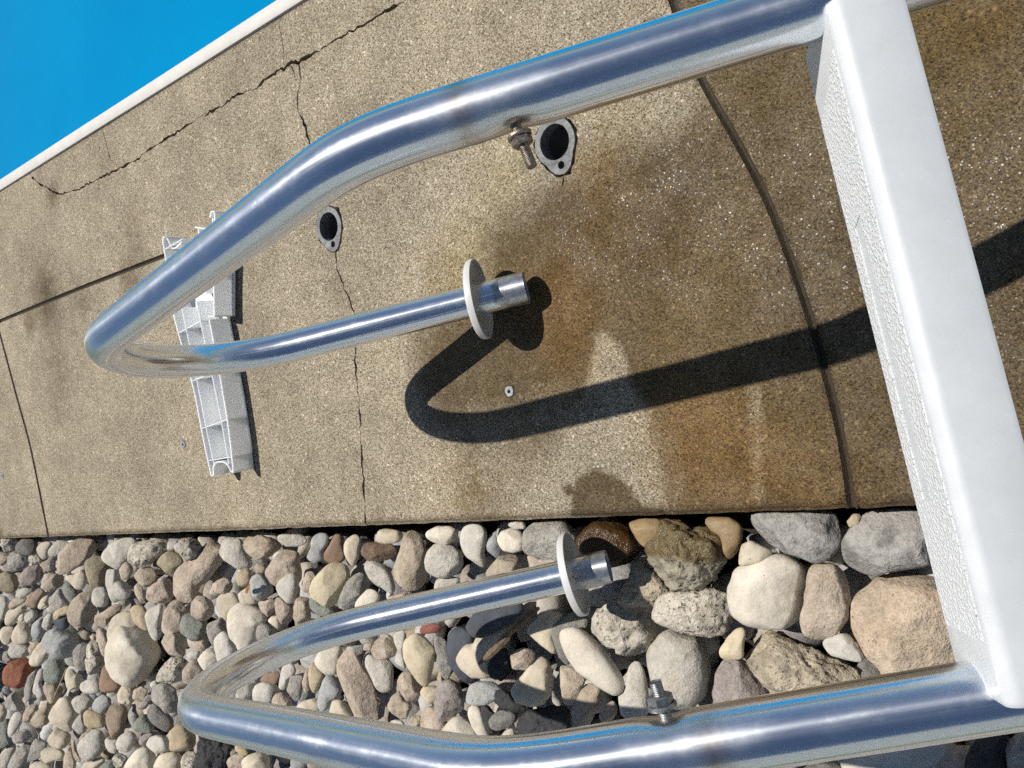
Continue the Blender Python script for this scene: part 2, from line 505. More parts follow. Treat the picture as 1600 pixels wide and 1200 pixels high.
# ------------------------------------------------------------------ deck slabs with joints, cracks and socket holes
def curve_pts(px, z=0.0):
    return np.array([G2(x, y, z) for x, y in px])

def ribbon(P, w0, jit=0.0, taper=True, step=0.012, seed=0):
    "polygon of varying width around polyline P"
    r = np.random.default_rng(seed)
    seg = np.hypot(*np.diff(P, axis=0).T); s = np.r_[0, np.cumsum(seg)]
    n = max(3, int(s[-1] / step))
    q = np.linspace(0, s[-1], n)
    C = np.c_[np.interp(q, s, P[:, 0]), np.interp(q, s, P[:, 1])]
    if jit:
        C = C + r.normal(0, jit, C.shape)
    T = np.gradient(C, axis=0); T /= np.linalg.norm(T, axis=1)[:, None] + 1e-9
    Nn = np.c_[-T[:, 1], T[:, 0]]
    if jit:
        wob = r.normal(0, 1, n + 8); wob = np.convolve(wob, np.ones(4) / 2.0, 'same')[4:-4]
    w = np.full(n, w0) * (1 + (0.55 * wob if jit else 0))
    w = np.clip(w, 0.30 * w0, 2.1 * w0)
    if taper:
        w[0] = w[-1] = w0 * 0.15
    return np.r_[C + Nn * (w / 2)[:, None], (C - Nn * (w / 2)[:, None])[::-1]], C

def ext(P, a, b):
    return np.r_[[P[0] + (P[0] - P[1]) * a], P, [P[-1] + (P[-1] - P[-2]) * b]]
rj = ext(curve_pts([(1020, -90), (1050, 0), (1090, 120), (1140, 200), (1200, 310), (1240, 420), (1270, 510), (1300, 620), (1318, 700), (1330, 790)]), 3.0, 0.4)
lj = ext(curve_pts([(0, 525), (20, 600), (45, 690), (60, 760), (75, 840)]), 3.0, 0.4)
tj = curve_pts([(-4, 503), (130, 448), (255, 400), (310, 378)])
def smooth_curve(P, n=40):
    t = np.linspace(0, 1, len(P)); q = np.linspace(0, 1, n)
    X = np.c_[np.interp(q, t, P[:, 0]), np.interp(q, t, P[:, 1])]
    for _ in range(3):
        X[1:-1] = 0.25 * X[:-2] + 0.5 * X[1:-1] + 0.25 * X[2:]
    return X
rj, lj, tj = smooth_curve(rj), smooth_curve(lj), smooth_curve(tj, 20)
JW = 0.0108
holes = []
grooves = []
for P, w in ((rj, JW), (lj, JW * 1.15), (tj, JW)):
    poly, C = ribbon(P, w, 0, False, 0.02)
    holes.append(poly); grooves.append((C, w))

crack_a = curve_pts([(48, 276), (62, 288), (80, 298), (92, 304), (120, 296), (148, 282), (176, 268), (212, 250), (228, 236), (260, 216), (304, 188), (348, 164), (364, 150), (400, 138), (412, 124), (444, 104), (452, 99), (468, 95), (504, 74), (532, 58), (568, 38), (600, 18), (638, 0), (700, -30), (800, -75)])
crack_b = curve_pts([(435, 34), (440, 60), (443, 100)])
crack_b2 = curve_pts([(467, 97), (470, 122), (464, 148), (466, 176), (476, 196), (482, 224), (492, 260), (505, 318)])
crack_c = curve_pts([(522, 388), (524, 402), (528, 420), (534, 444), (546, 468), (551, 488), (555, 520), (554, 544), (553, 564), (556, 592), (560, 624), (562, 650), (563, 680), (566, 720), (568, 760), (569, 790), (570, 823)])
crack_d = curve_pts([(878, 274), (880, 284), (877, 292)])
crack_e = curve_pts([(160, 202), (166, 226), (172, 249)])
crack_f = curve_pts([(452, 100), (458, 112), (460, 127)])
crack_g = curve_pts([(1040, -60), (1046, 0), (1040, 14)])
for i, (P, w, j) in enumerate(((crack_a, 0.0040, 0.0014), (crack_b, 0.0027, 0.0012), (crack_b2, 0.0040, 0.0014), (crack_c, 0.0034, 0.0016), (crack_d, 0.0018, 0.001), (crack_e, 0.0022, 0.0012), (crack_f, 0.0022, 0.001))):
    holes.append(ribbon(P, w, j, True, 0.0075, 11 + i)[0])

# sockets
def socket_outline(c, grow, lug, rad=0.0352, seed=0, jag=0.0):
    r = np.random.default_rng(seed)
    pts = []
    ld = math.atan2(lug[1] - c[1], lug[0] - c[0]); ll = math.hypot(lug[1] - c[1], lug[0] - c[0])
    for k in range(40):
        a = 2 * math.pi * k / 40
        d = (a - ld + math.pi) % (2 * math.pi) - math.pi
        R = rad
        if abs(d) < 0.85:
            R = rad + (ll + 0.0135 - rad) * sstep(np.array(1 - abs(d) / 0.85)) ** 0.9
        d2 = (a - ld + 0 * math.pi) % (2 * math.pi) - math.pi
        if abs(d2) < 0.5:
            R += 0.008 * sstep(np.array(1 - abs(d2) / 0.5))
        R = float(R) + grow + jag * abs(r.normal())
        pts.append((c[0] + R * math.cos(a), c[1] + R * math.sin(a)))
    return np.array(pts)
A1c, A1l = np.array(G2(867, 222)), np.array(G2(877.5, 258))
A2c, A2l = np.array(G2(514, 354)), np.array(G2(521, 381.5))
for k, (c, l) in enumerate(((A1c, A1l), (A2c, A2l))):
    holes.append(socket_outline(c, 0.0018, l, seed=k, jag=0.0022))
plugs = [np.array(G2(796, 611)), np.array(G2(286, 694)), np.array(G2(4, 743))]
for c in plugs:
    holes.append(np.array([(c[0] + 0.0088 * math.cos(a), c[1] + 0.0088 * math.sin(a)) for a in np.linspace(0, 2 * math.pi, 14, endpoint=False)]))

EDGE = 0.0065
V, E = [], []
def add_loop(P):
    s = len(V)
    V.extend([(float(p[0]), float(p[1])) for p in P])
    n = len(P)
    E.extend([(s + i, s + (i + 1) % n) for i in range(n)])
holes_true, holes = holes, [unwarp(h) for h in holes]
add_loop([(DX0, DECK_Y0), (DX1, DECK_Y0), (DX1, DECK_Y1), (DX0, DECK_Y1)])
s = len(V); xs = np.linspace(DX0, DX1, 500)
V.extend([(x, DECK_Y1 - EDGE) for x in xs]); E.extend([(s + i, s + i + 1) for i in range(499)])
s = len(V)
V.extend([(x, DECK_Y1) for x in xs]); E.extend([(s + i, s + i + 1) for i in range(499)])
for h in holes:
    add_loop(h)
gx, gy = np.meshgrid(np.arange(-0.10, 2.95, 0.0105), np.arange(DECK_Y0 + 0.006, DECK_Y1 - EDGE - 0.004, 0.0105))
gp = np.c_[gx.ravel(), gy.ravel()] + rng.normal(0, 0.0012, (gx.size, 2))
V.extend([(float(a), float(b)) for a, b in gp])
cv, ce, cf, _, _, _ = delaunay_2d_cdt([Vector(v) for v in V], E, [], 0, 1e-6)
CV = np.array([(v.x, v.y) for v in cv]); CF = np.array([f for f in cf if len(f) == 3], int)
CVs = CV.copy()
cen = CV[CF].mean(axis=1)
keep = (cen[:, 0] > DX0) & (cen[:, 0] < DX1) & (cen[:, 1] > DECK_Y0) & (cen[:, 1] < DECK_Y1)
for h in holes:
    lo, hi = h.min(0) - 1e-4, h.max(0) + 1e-4
    cand = np.where(keep & (cen[:, 0] > lo[0]) & (cen[:, 0] < hi[0]) & (cen[:, 1] > lo[1]) & (cen[:, 1] < hi[1]))[0]
    if len(cand):
        keep[cand[poly_sdf(cen[cand], h) < 0]] = False

_e = CV[:, 1] > DECK_Y1 - EDGE - 1e-4
CV = warp(CV); cen = warp(cen)
for _i in np.where(_e)[0]:
    _x = CV[_i][0]
    CV[_i][1] += 0.0016 * noise.noise(Vector((_x * 35, 0.3, 0))) + 0.0012 * noise.noise(Vector((_x * 140, 0.7, 0)))
# stain masks in deck coordinates
def soft(P, px, soft_m, grow=0.0):
    poly = curve_pts(px)
    return sstep(0.5 - (poly_sdf(P, poly) - grow) / (2 * soft_m))
def blob(P, x, y, r, amp=1.0):
    c = np.array(G2(x, y)); return amp * np.exp(-((P - c) ** 2).sum(1) / (2 * r * r))
MOSS = [None]
def stains(P):
    wet = np.zeros(len(P))
    wet = np.maximum(wet, soft(P, [(680, 490), (735, 430), (780, 350), (820, 310), (850, 285), (905, 265), (960, 210), (1060, 120), (1080, 60), (1040, -60), (1800, -60), (1800, 900), (1045, 900), (1040, 800), (1028, 720), (1010, 660), (960, 640), (880, 640), (800, 660), (700, 660), (655, 600), (650, 530)], 0.10))
    wet = np.maximum(wet, 0.50 * soft(P, [(700, 640), (880, 640), (900, 690), (860, 740), (840, 780), (800, 830), (720, 830), (720, 760)], 0.05))
    wet = np.maximum(wet, soft(P, [(893, 808), (892, 770), (900, 748), (925, 734), (950, 738), (975, 752), (990, 775), (1002, 790), (1040, 800), (1040, 815)], 0.006))
    wet = np.maximum(wet, soft(P, [(876, 762), (884, 755), (893, 762), (890, 775), (882, 772)], 0.005))
    dry = soft(P, [(932, 512), (950, 520), (972, 545), (985, 600), (1010, 640), (1018, 690), (1030, 740), (1036, 782), (1022, 792), (1000, 785), (985, 760), (965, 745), (940, 730), (905, 735), (880, 760), (860, 740), (885, 690), (905, 660), (915, 600)], 0.012)
    lobe = soft(P, [(893, 808), (892, 770), (900, 748), (925, 734), (950, 738), (975, 752), (990, 775), (1002, 790), (1005, 815)], 0.006)
    wet *= 1 - 0.92 * dry * (1 - lobe)
    wet *= 1 - 0.75 * soft(P, [(1168, 600), (1188, 600), (1195, 680), (1190, 740), (1196, 790), (1170, 795), (1176, 740), (1170, 680)], 0.012)
    wet *= 1 - 0.6 * soft(P, [(1205, 585), (1225, 585), (1220, 605), (1210, 605)], 0.012)
    wet *= 1 - 0.55 * soft(P, [(920, 170), (1080, 120), (1075, 180), (960, 235), (905, 260)], 0.06)
    wet *= 1 - 0.85 * soft(P, [(900, -60), (1045, -60), (1050, 60), (1000, 110), (900, 120)], 0.012)
    wet = np.maximum(wet, soft(P, [(1003, 33), (1016, 22), (1028, 28), (1020, 45), (1000, 60)], 0.006) * 0.8)
    wet = np.maximum(wet, 0.9 * soft(P, [(1360, 250), (1800, 200), (1800, 560), (1400, 560)], 0.05))
    rust = blob(P, 860, 460, 0.055, 0.9) + blob(P, 880, 560, 0.05, 0.7) + blob(P, 960, 360, 0.06, 0.45) + blob(P, 1100, 720, 0.07, 0.75) + blob(P, 1080, 640, 0.05, 0.5) + blob(P, 930, 260, 0.035, 0.55) + blob(P, 1060, 440, 0.08, 0.35) + blob(P, 720, 760, 0.06, 0.4) + blob(P, 1250, 740, 0.07, 0.55) + blob(P, 1520, 20, 0.05, 0.5) + blob(P, 690, 420, 0.05, 0.35)
    MOSS[0] = np.clip(blob(P, 790, 275, 0.05, .8) + blob(P, 740, 400, 0.05, .8) + blob(P, 690, 440, 0.05, .5) + blob(P, 960, 200, 0.05, .6) + blob(P, 1450, 70, 0.07, .9) + blob(P, 1420, 200, 0.06, .6) + blob(P, 1180, 180, 0.06, .5) + blob(P, 730, 760, 0.05, .5) + blob(P, 420, 250, 0.08, .35) + blob(P, 300, 400, 0.05, .5), 0, 1)
    rust = rust * 0.9 + 0.05 * wet
    dirt = blob(P, 70, 460, 0.075, 0.75) + blob(P, 45, 505, 0.03, 0.6) + blob(P, 130, 470, 0.04, 0.55) + blob(P, 200, 430, 0.05, 0.5) + blob(P, 82, 305, 0.028, 0.7) + blob(P, 60, 282, 0.02, 0.5) + blob(P, 210, 335, 0.06, 0.35) + blob(P, 90, 590, 0.07, 0.4) + blob(P, 300, 690, 0.04, 0.2) + blob(P, 1340, 380, 0.06, 0.35) + blob(P, 720, 370, 0.05, 0.3) + blob(P, 1030, 400, 0.06, 0.30)
    # dirt gathered along the joints and the slab's outer lip
    for C, k in ((rj, 0.75), (lj, 0.55), (tj, 0.8)):
        d = np.min(np.hypot(P[:, None, 0] - C[None, :, 0], P[:, None, 1] - C[None, :, 1]), axis=1)
        dirt = np.maximum(dirt, k * np.exp(-(d / 0.010) ** 2))
    dirt = np.maximum(dirt, 0.75 * np.exp(-((P[:, 1] - (edge_bed(P[:, 0]) - EDGE)) / 0.0016) ** 2))
    return np.clip(wet, 0, 1), np.clip(rust, 0, 1), np.clip(dirt, 0, 1)

def film(P):
    f = soft(P, [(880, 350), (940, 280), (1010, 210), (1110, 150), (1190, 220), (1800, 100), (1800, 620), (1420, 560), (1290, 480), (1180, 470), (1060, 460), (960, 440), (860, 400)], 0.06)
    return np.clip(f + 0.08, 0, 1)

def zfun(P):
    z = np.where(P[:, 1] > DECK_Y1 - 1e-4, -0.0055, 0.0)
    return z

used = np.unique(CF[keep])
WET, RUSTA, DIRT = (np.zeros(len(CV)) for _ in range(3))
w_, r_, d_ = stains(CV[used]); MOSSV = np.zeros(len(CV)); MOSSV[used] = MOSS[0]; WET[used], RUSTA[used], DIRT[used] = w_, r_, d_
ZV = zfun(CVs)
for i in used:
    ZV[i] += 0.0012 * noise.noise(Vector((CV[i][0] * 5, CV[i][1] * 5, 0)))
ZV -= 0.0012

deck = mesh_obj("pool_deck", [(DX0, edge_pool(DX0), -0.11), (DX1, edge_pool(DX1), -0.11), (DX1, edge_bed(DX1) - 0.01, -0.11), (DX0, edge_bed(DX0) - 0.01, -0.11)], [(0, 1, 2, 3)], M_SOIL)
deck['kind'] = 'structure'
deck['label'] = "tan aggregate concrete pool deck, cracked and partly wet"
def side(C, P):
    o = np.argsort(C[:, 1]); return P[:, 0] > np.interp(P[:, 1], C[o, 1], C[o, 0])
regR, regL = side(rj, cen), side(lj, cen)
for code in range(3):
    sel = keep & ((~regR) if code == 0 else (regR & ~regL) if code == 1 else (regR & regL))
    Fs = CF[sel]
    # consistent winding, up
    a = CV[Fs[:, 1]] - CV[Fs[:, 0]]; b = CV[Fs[:, 2]] - CV[Fs[:, 0]]
    flip = (a[:, 0] * b[:, 1] - a[:, 1] * b[:, 0]) < 0
    Fs[flip] = Fs[flip][:, ::-1]
    ids, inv = np.unique(Fs, return_inverse=True); Fs = inv.reshape(Fs.shape)
    n = len(ids)
    edges = np.r_[Fs[:, [0, 1]], Fs[:, [1, 2]], Fs[:, [2, 0]]]
    key = set(map(tuple, edges))
    bnd = [(x, y) for x, y in key if (y, x) not in key]
    vs = [(CV[i][0], CV[i][1], ZV[i]) for i in ids]
    low = {}
    fs = [tuple(f) for f in Fs]
    at = [list(WET[ids]), list(RUSTA[ids]), list(DIRT[ids])]
    for x, y in bnd:
        for q in (x, y):
            if q not in low:
                low[q] = len(vs); vs.append((vs[q][0], vs[q][1], -0.12))
                for k in range(3):
                    at[k].append(at[k][q] if k < 2 else 0.9)
        fs.append((y, x, low[x], low[y]))
    o = mesh_obj("slab", vs, fs, M_CONC, deck, False, {'wet': at[0], 'rust': at[1], 'dirt': at[2], 'film': film(np.array(vs)[:, :2]), 'moss': np.r_[MOSSV[ids], np.zeros(len(vs) - n)]})
    o['label'] = ["wet glittering brown slab beyond the right tooled joint", "large cracked slab carrying both ladder sockets", "dry slab at the far left of the deck"][code]

# tooled joints: shallow rounded troughs
for C, w in grooves:
    ok_ = C[:, 1] < edge_bed(C[:, 0]) - 0.0004
    if not ok_.all():
        e_ = C[~ok_][0] if C[-1][1] > C[0][1] else C[~ok_][-1]
        q_ = np.array([e_[0], edge_bed(e_[0]) - 0.0004]); C = C[ok_]
        C = np.r_[C, [q_]] if C[-1][1] > C[0][1] else np.r_[[q_], C]
    T = np.gradient(C, axis=0); T /= np.linalg.norm(T, axis=1)[:, None]
    Nn = np.c_[-T[:, 1], T[:, 0]]
    vs, fs = [], []
    prof = [(-0.62, -0.0016), (-0.5, -0.0022), (-0.38, -0.0040), (-0.2, -0.0075), (0, -0.0095), (0.2, -0.0075), (0.38, -0.0040), (0.5, -0.0022), (0.62, -0.0016)]
    for i in range(len(C)):
        for a, z in prof:
            p = C[i] + Nn[i] * a * w
            vs.append((p[0], p[1], z + 0.0006 * noise.noise(Vector((p[0] * 60, p[1] * 60, 1)))))
    k = len(prof)
    for i in range(len(C) - 1):
        for j in range(k - 1):
            a = i * k + j
            fs.append((a, a + 1, a + k + 1, a + k))
    P2 = np.array(vs)[:, :2]
    w_, r_, d_ = stains(P2)
    mesh_obj("joint", vs, fs, M_JOINT, deck, True, {'wet': w_ * 0.6, 'rust': r_, 'dirt': np.full(len(vs), 0.4)})

# ------------------------------------------------------------------ deck sockets
def ring_prism(outer, inner_list, z0, z1):
    "flat plate with holes"
    V2, E2 = [], []
    for P in [outer] + inner_list:
        s = len(V2); V2.extend([Vector((p[0], p[1])) for p in P]); n = len(P)
        E2.extend([(s + i, s + (i + 1) % n) for i in range(n)])
    v, e, f, *_ = delaunay_2d_cdt(V2, E2, [], 0, 1e-6)
    pts = np.array([(a.x, a.y) for a in v]); f = [t for t in f if len(t) == 3]
    c = np.array([pts[list(t)].mean(0) for t in f])
    ok = poly_sdf(c, outer) < 0
    for P in inner_list:
        ok &= poly_sdf(c, P) > 0
    f = [t for t, k in zip(f, ok) if k]
    bm = bmesh.new()
    bv = [bm.verts.new((p[0], p[1], z1)) for p in pts]
    for t in f:
        try: bm.faces.new([bv[i] for i in t])
        except ValueError: pass
    r = bmesh.ops.extrude_face_region(bm, geom=bm.faces[:])
    bmesh.ops.translate(bm, vec=(0, 0, z0 - z1), verts=[x for x in r['geom'] if isinstance(x, bmesh.types.BMVert)])
    return bm
def circle(c, r, n=32):
    return np.array([(c[0] + r * math.cos(a), c[1] + r * math.sin(a)) for a in np.linspace(0, 2 * math.pi, n, endpoint=False)])
def tube_bm(c, r, z0, z1, n=32, floor=True):
    bm = bmesh.new()
    top = [bm.verts.new((x, y, z1)) for x, y in circle(c, r, n)]
    bot = [bm.verts.new((x, y, z0)) for x, y in circle(c, r, n)]
    for i in range(n):
        bm.faces.new((top[i], bot[i], bot[(i + 1) % n], top[(i + 1) % n]))
    if floor:
        bm.faces.new(bot[::-1])
    return bm
for k, (c, l, lab) in enumerate(((A1c, A1l, "grey cast deck socket beside the rusty bolt, under the upper rail"),
                                 (A2c, A2l, "grey cast deck socket at the head of the long crack, left of the white flange"))):
    e = tag(empty("deck_socket", (c[0], c[1], 0)), lab, "ladder socket", "two ladder sockets set in the deck")
    adopt(bm_obj("collar", ring_prism(socket_outline(c, -0.0006, l, seed=5 + k, jag=0.0006), [circle(c, 0.0257), circle(l, 0.0058, 14)], -0.02, 0.0012), M_ALU), e)
    adopt(bm_obj("bore", tube_bm(c, 0.0258, -0.105, 0.0), M_BORE, None, True), e)
    adopt(bm_obj("bolt_hole", tube_bm(l, 0.0059, -0.05, 0.0004, 14), M_BLACK), e)
for c, lab in zip(plugs, ("small lead screw plug inside the dark loop of the handrail's shadow", "small lead screw plug left of the broken white step", "small lead screw plug at the photo's left edge")):
    e = tag(empty("screw_plug", (c[0], c[1], 0)), lab, "screw plug", "screw plugs set in the deck")
    adopt(bm_obj("sleeve", ring_prism(circle(c, 0.0083, 16) + rng.normal(0, 0.0004, (16, 2)), [circle(c + np.array([0.0008, 0.0005]), 0.0032, 10)], -0.015, 0.0006), M_LEAD), e)
    adopt(bm_obj("screw_hole", tube_bm(c + np.array([0.0008, 0.0005]), 0.0034, -0.03, 0.0, 10), M_BLACK), e)

# ------------------------------------------------------------------ pool ladder
TR = 0.0483 / 2
LU = np.array([0.87911, 0.075624, 0.470582]); LV = np.array([-0.122854, 0.989923, 0.070423]); LW = np.array([0.460514, 0.119722, -0.879542])
LT = np.array([0.41795, 0.041152, 0.552018]); SEP = 0.49291
R1, A1, L1, R2, A2, L2 = 0.16562, 0.56492, 0.46936, 0.16481, 2.53, 0.37557
def rail_profile(back):
    P = [np.array([t, 0.0]) for t in np.linspace(-back, 0, 70)]
    p = P[-1].copy(); h = 0.0
    def arc(p, h, r, a, n):
        out = [p + r * np.array([math.sin(h + a * i / n) - math.sin(h), -(math.cos(h + a * i / n) - math.cos(h))]) for i in range(1, n + 1)]
        return out, out[-1], h + a
    # the real bends ease in and out, so the corner points are relaxed below
    o, p, h = arc(p, h, R1, A1, 14); P += o
    for i in range(1, 26): P.append(p + L1 * i / 25 * np.array([math.cos(h), math.sin(h)]))
    p = P[-1]
    o, p, h = arc(p, h, R2, A2, 48); P += o
    for i in range(1, 41): P.append(p + L2 * i / 40 * np.array([math.cos(h), math.sin(h)]))
    return np.array(P)
def rotv(v, k, a):
    return v * math.cos(a) + np.cross(k, v) * math.sin(a) + k * (k @ v) * (1 - math.cos(a))
DU, DW, RB, RW, RU = -0.0054, 0.03062, 0.03363, -0.02272, -0.1205
def rail_points(lower, back):
    P = rail_profile(back)
    if not lower:
        return LT + P[:, :1] * LU + P[:, 1:] * LW - LV * SEP / 2
    u2 = LU * math.cos(RB) + LW * math.sin(RB); w2 = LW * math.cos(RB) - LU * math.sin(RB)
    u2 = rotv(u2, LW, RW); w2 = rotv(w2, LU, RU)
    return LT + LV * SEP / 2 + DU * LU + DW * LW + P[:, :1] * u2 + P[:, 1:] * w2
def project(p):
    d = p - CAM; z = d @ FWD
    return np.array([800 + F_PX * (d @ RIGHT) / z, 600 - F_PX * (d @ UP) / z])

def sweep(name, P, r, ns, mat, parent, attrs=None, dimple=None, inner=None):
    T = np.gradient(P, axis=0); T /= np.linalg.norm(T, axis=1)[:, None]
    n0 = np.cross(T[0], [0, 0, 1.0]); n0 /= np.linalg.norm(n0)
    vs, at = [], {k: [] for k in (attrs or {})}
    s = np.r_[0, np.cumsum(np.linalg.norm(np.diff(P, axis=0), axis=1))]
    fr = n0
    for i in range(len(P)):
        fr = fr - T[i] * (fr @ T[i]); fr /= np.linalg.norm(fr)
        bn = np.cross(T[i], fr)
        for j in range(ns):
            a = 2 * math.pi * j / ns
            v = P[i] + r * (math.cos(a) * fr + math.sin(a) * bn)
            for (c, d, rad, dep) in (dimple or []):
                q = v - c; al = q @ d; lat = np.linalg.norm(q - al * d)
                if al > -0.02:
                    v = v - d * dep * math.exp(-(lat / rad) ** 2)
            vs.append(v)
            for k, fn in (attrs or {}).items():
                at[k].append(fn(s[i], s[-1], v))
    n = len(P); fs = []
    for i in range(n - 1):
        for j in range(ns):
            a = i * ns + j; b = i * ns + (j + 1) % ns
            fs.append((a, b, b + ns, a + ns))
    # open hollow end at the leg, plain cap at the foot
    base = len(vs); ri = r - 0.0022
    for back_d in (0.0, 0.07):
        i = n - 1
        bn = np.cross(T[i], fr)
        for j in range(ns):
            a = 2 * math.pi * j / ns
            vs.append(P[i] - T[i] * back_d + ri * (math.cos(a) * fr + math.sin(a) * bn))
            for k in at: at[k].append(at[k][(n - 1) * ns])
    for j in range(ns):
        jn = (j + 1) % ns
        fs.append(((n - 1) * ns + j, (n - 1) * ns + jn, base + jn, base + j))
        fs.append((base + j, base + jn, base + ns + jn, base + ns + j))
    fs.append(tuple(base + ns + j for j in range(ns)))
    fs.append(tuple(reversed(range(ns))))
    o = mesh_obj(name, vs, fs, mat, None, True, at)
    me = o.data; uv = me.uv_layers.new(name='along')
    li = np.zeros(len(me.loops), np.int32); me.loops.foreach_get('vertex_index', li)
    ring = np.minimum(li // ns, n - 1); sd = (li % ns) / ns
    uv.data.foreach_set('uv', np.c_[s[ring], sd].astype(np.float32).ravel())
    auto_smooth(o, 50)
    return o

PA, PB = rail_points(False, 1.085), rail_points(True, 1.17)
def dense(P):
    s = np.r_[0, np.cumsum(np.linalg.norm(np.diff(P, axis=0), axis=1))]
    q = np.arange(0, s[-1], 0.0075); q = np.r_[q, s[-1]]
    X = np.c_[[np.interp(q, s, P[:, k]) for k in range(3)]].T
    Y = X.copy()
    for _ in range(18):
        Y[1:-1] = 0.25 * Y[:-2] + 0.5 * Y[1:-1] + 0.25 * Y[2:]
    Y[-14:] = X[-14:]
    return Y
PA, PB = dense(PA), dense(PB)
ladder = tag(empty("pool_ladder", (LT[0], LT[1], 0.0)), "stainless pool ladder with two hooked rails lying over deck and stones", "ladder")

def find_bolt(P, sgn, px):
    best = None
    for i, p in enumerate(P[:260]):
        q = project(p + LV * sgn * TR)
        d = np.hypot(*(q - np.array(px)))
        if best is None or d < best[0]: best = (d, i)
    return best[1]
iA, iB = find_bolt(PA, 1, (811, 197)), find_bolt(PB, -1, (1036, 1143))
def make_rail(P, ib, sgn, tint_off, lab):
    d = LV * sgn; c = P[ib] + d * TR
    sb = np.linalg.norm(np.diff(P[:ib + 1], axis=0), axis=1).sum()
    ph = random.random() * 6
    def tint(s, S, v):
        x = s - sb - tint_off
        return 0.95 * math.exp(-(x / 0.010) ** 2) * (0.65 + 0.5 * noise.noise(Vector(v * 30))) + 0.35 * math.exp(-((s - sb) / 0.02) ** 2) * max(0, (v - P[ib]) @ d / TR)
    def haze(s, S, v):
        x = (s - sb - tint_off * 0.6)
        return math.exp(-(x / 0.045) ** 4) + 0.5 * math.exp(-((S - s) / 0.06) ** 2)
    def dull(s, S, v):
        x = S - s
        i = len(P) - 1
        a = (v - P[i]) @ np.array([-0.2, 0.97, 0.1]) / TR
        lim = 0.048 - 0.020 * a * a + 0.012 * noise.noise(Vector(v * 40))
        return 1.0 if x < lim - 0.003 else (0.0 if x > lim + 0.003 else 0.5)
    o = sweep("rail", P, TR, 48, M_CHROME, None, {'tint': tint, 'dull': dull, 'haze': haze}, [(c, d, 0.014, 0.0032)])
    o['label'] = lab
    return adopt(o, ladder), c, d
railA, cA, dA = make_rail(PA, iA, 1, 0.035, "hooked rail over the concrete, its foot by the white flange")
railB, cB, dB = make_rail(PB, iB, -1, -0.03, "hooked rail over the river stones")

def lathe(name, axis_o, axis_d, prof, ns, mat, parent, twist=None, closed=False):
    "prof: (distance along axis, radius)"
    d = axis_d / np.linalg.norm(axis_d)
    f = np.cross(d, [0.3, 0.2, 1.0]); f /= np.linalg.norm(f); b = np.cross(d, f)
    vs, fs = [], []
    for (h, r) in prof:
        for j in range(ns):
            a = 2 * math.pi * j / ns
            vs.append(axis_o + d * h + r * (math.cos(a) * f + math.sin(a) * b))
    for i in range(len(prof) - 1):
        for j in range(ns):
            fs.append((i * ns + j, i * ns + (j + 1) % ns, (i + 1) * ns + (j + 1) % ns, (i + 1) * ns + j))
    if closed:
        fs.append(tuple(reversed(range(ns)))); fs.append(tuple((len(prof) - 1) * ns + j for j in range(ns)))
    o = mesh_obj(name, vs, fs, mat)
    auto_smooth(o, 30)
    return o

def bolt(c, d, mat, rail, length, sc=1.0):
    d = d / np.linalg.norm(d); c0 = c - d * 0.0055
    r = 0.0041 * sc
    prof = [(0.0, r)]
    x = 0.004
    while x < length:
        prof += [(x, r), (x + 0.0006, r * 0.92), (x + 0.0012, r)]; x += 0.0014
    prof += [(length, r * 0.8), (length + 0.0005, 0.0005)]
    st = lathe("bolt", c0, d, prof, 16, mat, None, closed=False)
    adopt(st, ladder)
    # flanged hex nut
    nut = lathe("nut", c0 + d * 0.010, d, [(0.0, 0.0041 * sc), (0.0, 0.0097 * sc), (0.0018, 0.0097 * sc), (0.0030, 0.0085 * sc)], 24, mat, None)
    adopt(nut, ladder)
    hx = lathe("nut_hex", c0 + d * 0.0128, d, [(0.0, 0.0085 * sc), (0.0054, 0.0085 * sc), (0.0066, 0.0070 * sc), (0.0066, 0.0040 * sc)], 6, mat, None)
    nm = nut.data; bm = bmesh.new(); bm.from_mesh(nm); bm.from_mesh(hx.data); bm.to_mesh(nm); bm.free()
    bpy.data.objects.remove(hx)
    nut.parent = st; nut.matrix_parent_inverse = Matrix.Identity(4)
    return st
ba = bolt(cA, dA * 0.985 + LU * -0.16, M_RUST, railA, 0.037); ba['label'] = "rusty brown bolt"
bb = bolt(cB, dB * 0.97 + LU * 0.05 - LW * 0.10, M_BOLT, railB, 0.028, 1.12); bb['label'] = "grey steel bolt"

# flanges: hollow white escutcheons threaded on the short legs
def flange(P, px, lab, tilt):
    best = min(range(len(P) - 40, len(P)), key=lambda i: np.hypot(*(project(P[i]) - np.array(px))))
    T = P[-1] - P[-2]; T /= np.linalg.norm(T)
    ax = T + tilt + 0.06 * (CAM - P[best]) / np.linalg.norm(CAM - P[best]); ax /= np.linalg.norm(ax)
    o = lathe("flange", P[best], ax, [(-0.015, 0.0247), (-0.0155, 0.0262), (-0.0150, 0.030), (-0.0125, 0.044), (-0.0095, 0.0560), (-0.0075, 0.0592), (-0.004, 0.0603), (0.0015, 0.0604), (0.0020, 0.0596), (0.0020, 0.0582), (-0.0045, 0.0570), (-0.0085, 0.044), (-0.0115, 0.030), (-0.0118, 0.0249), (-0.015, 0.0247)], 64, M_FLANGE, None)
    o['label'] = lab
    return adopt(o, ladder)
flange(PA, (749, 467), "white flange on the leg resting over the deck", np.array([0.02, 0.05, 0.02]))
flange(PB, (901, 901), "white flange on the leg resting over the stones", np.array([0.0, -0.02, 0.0]))

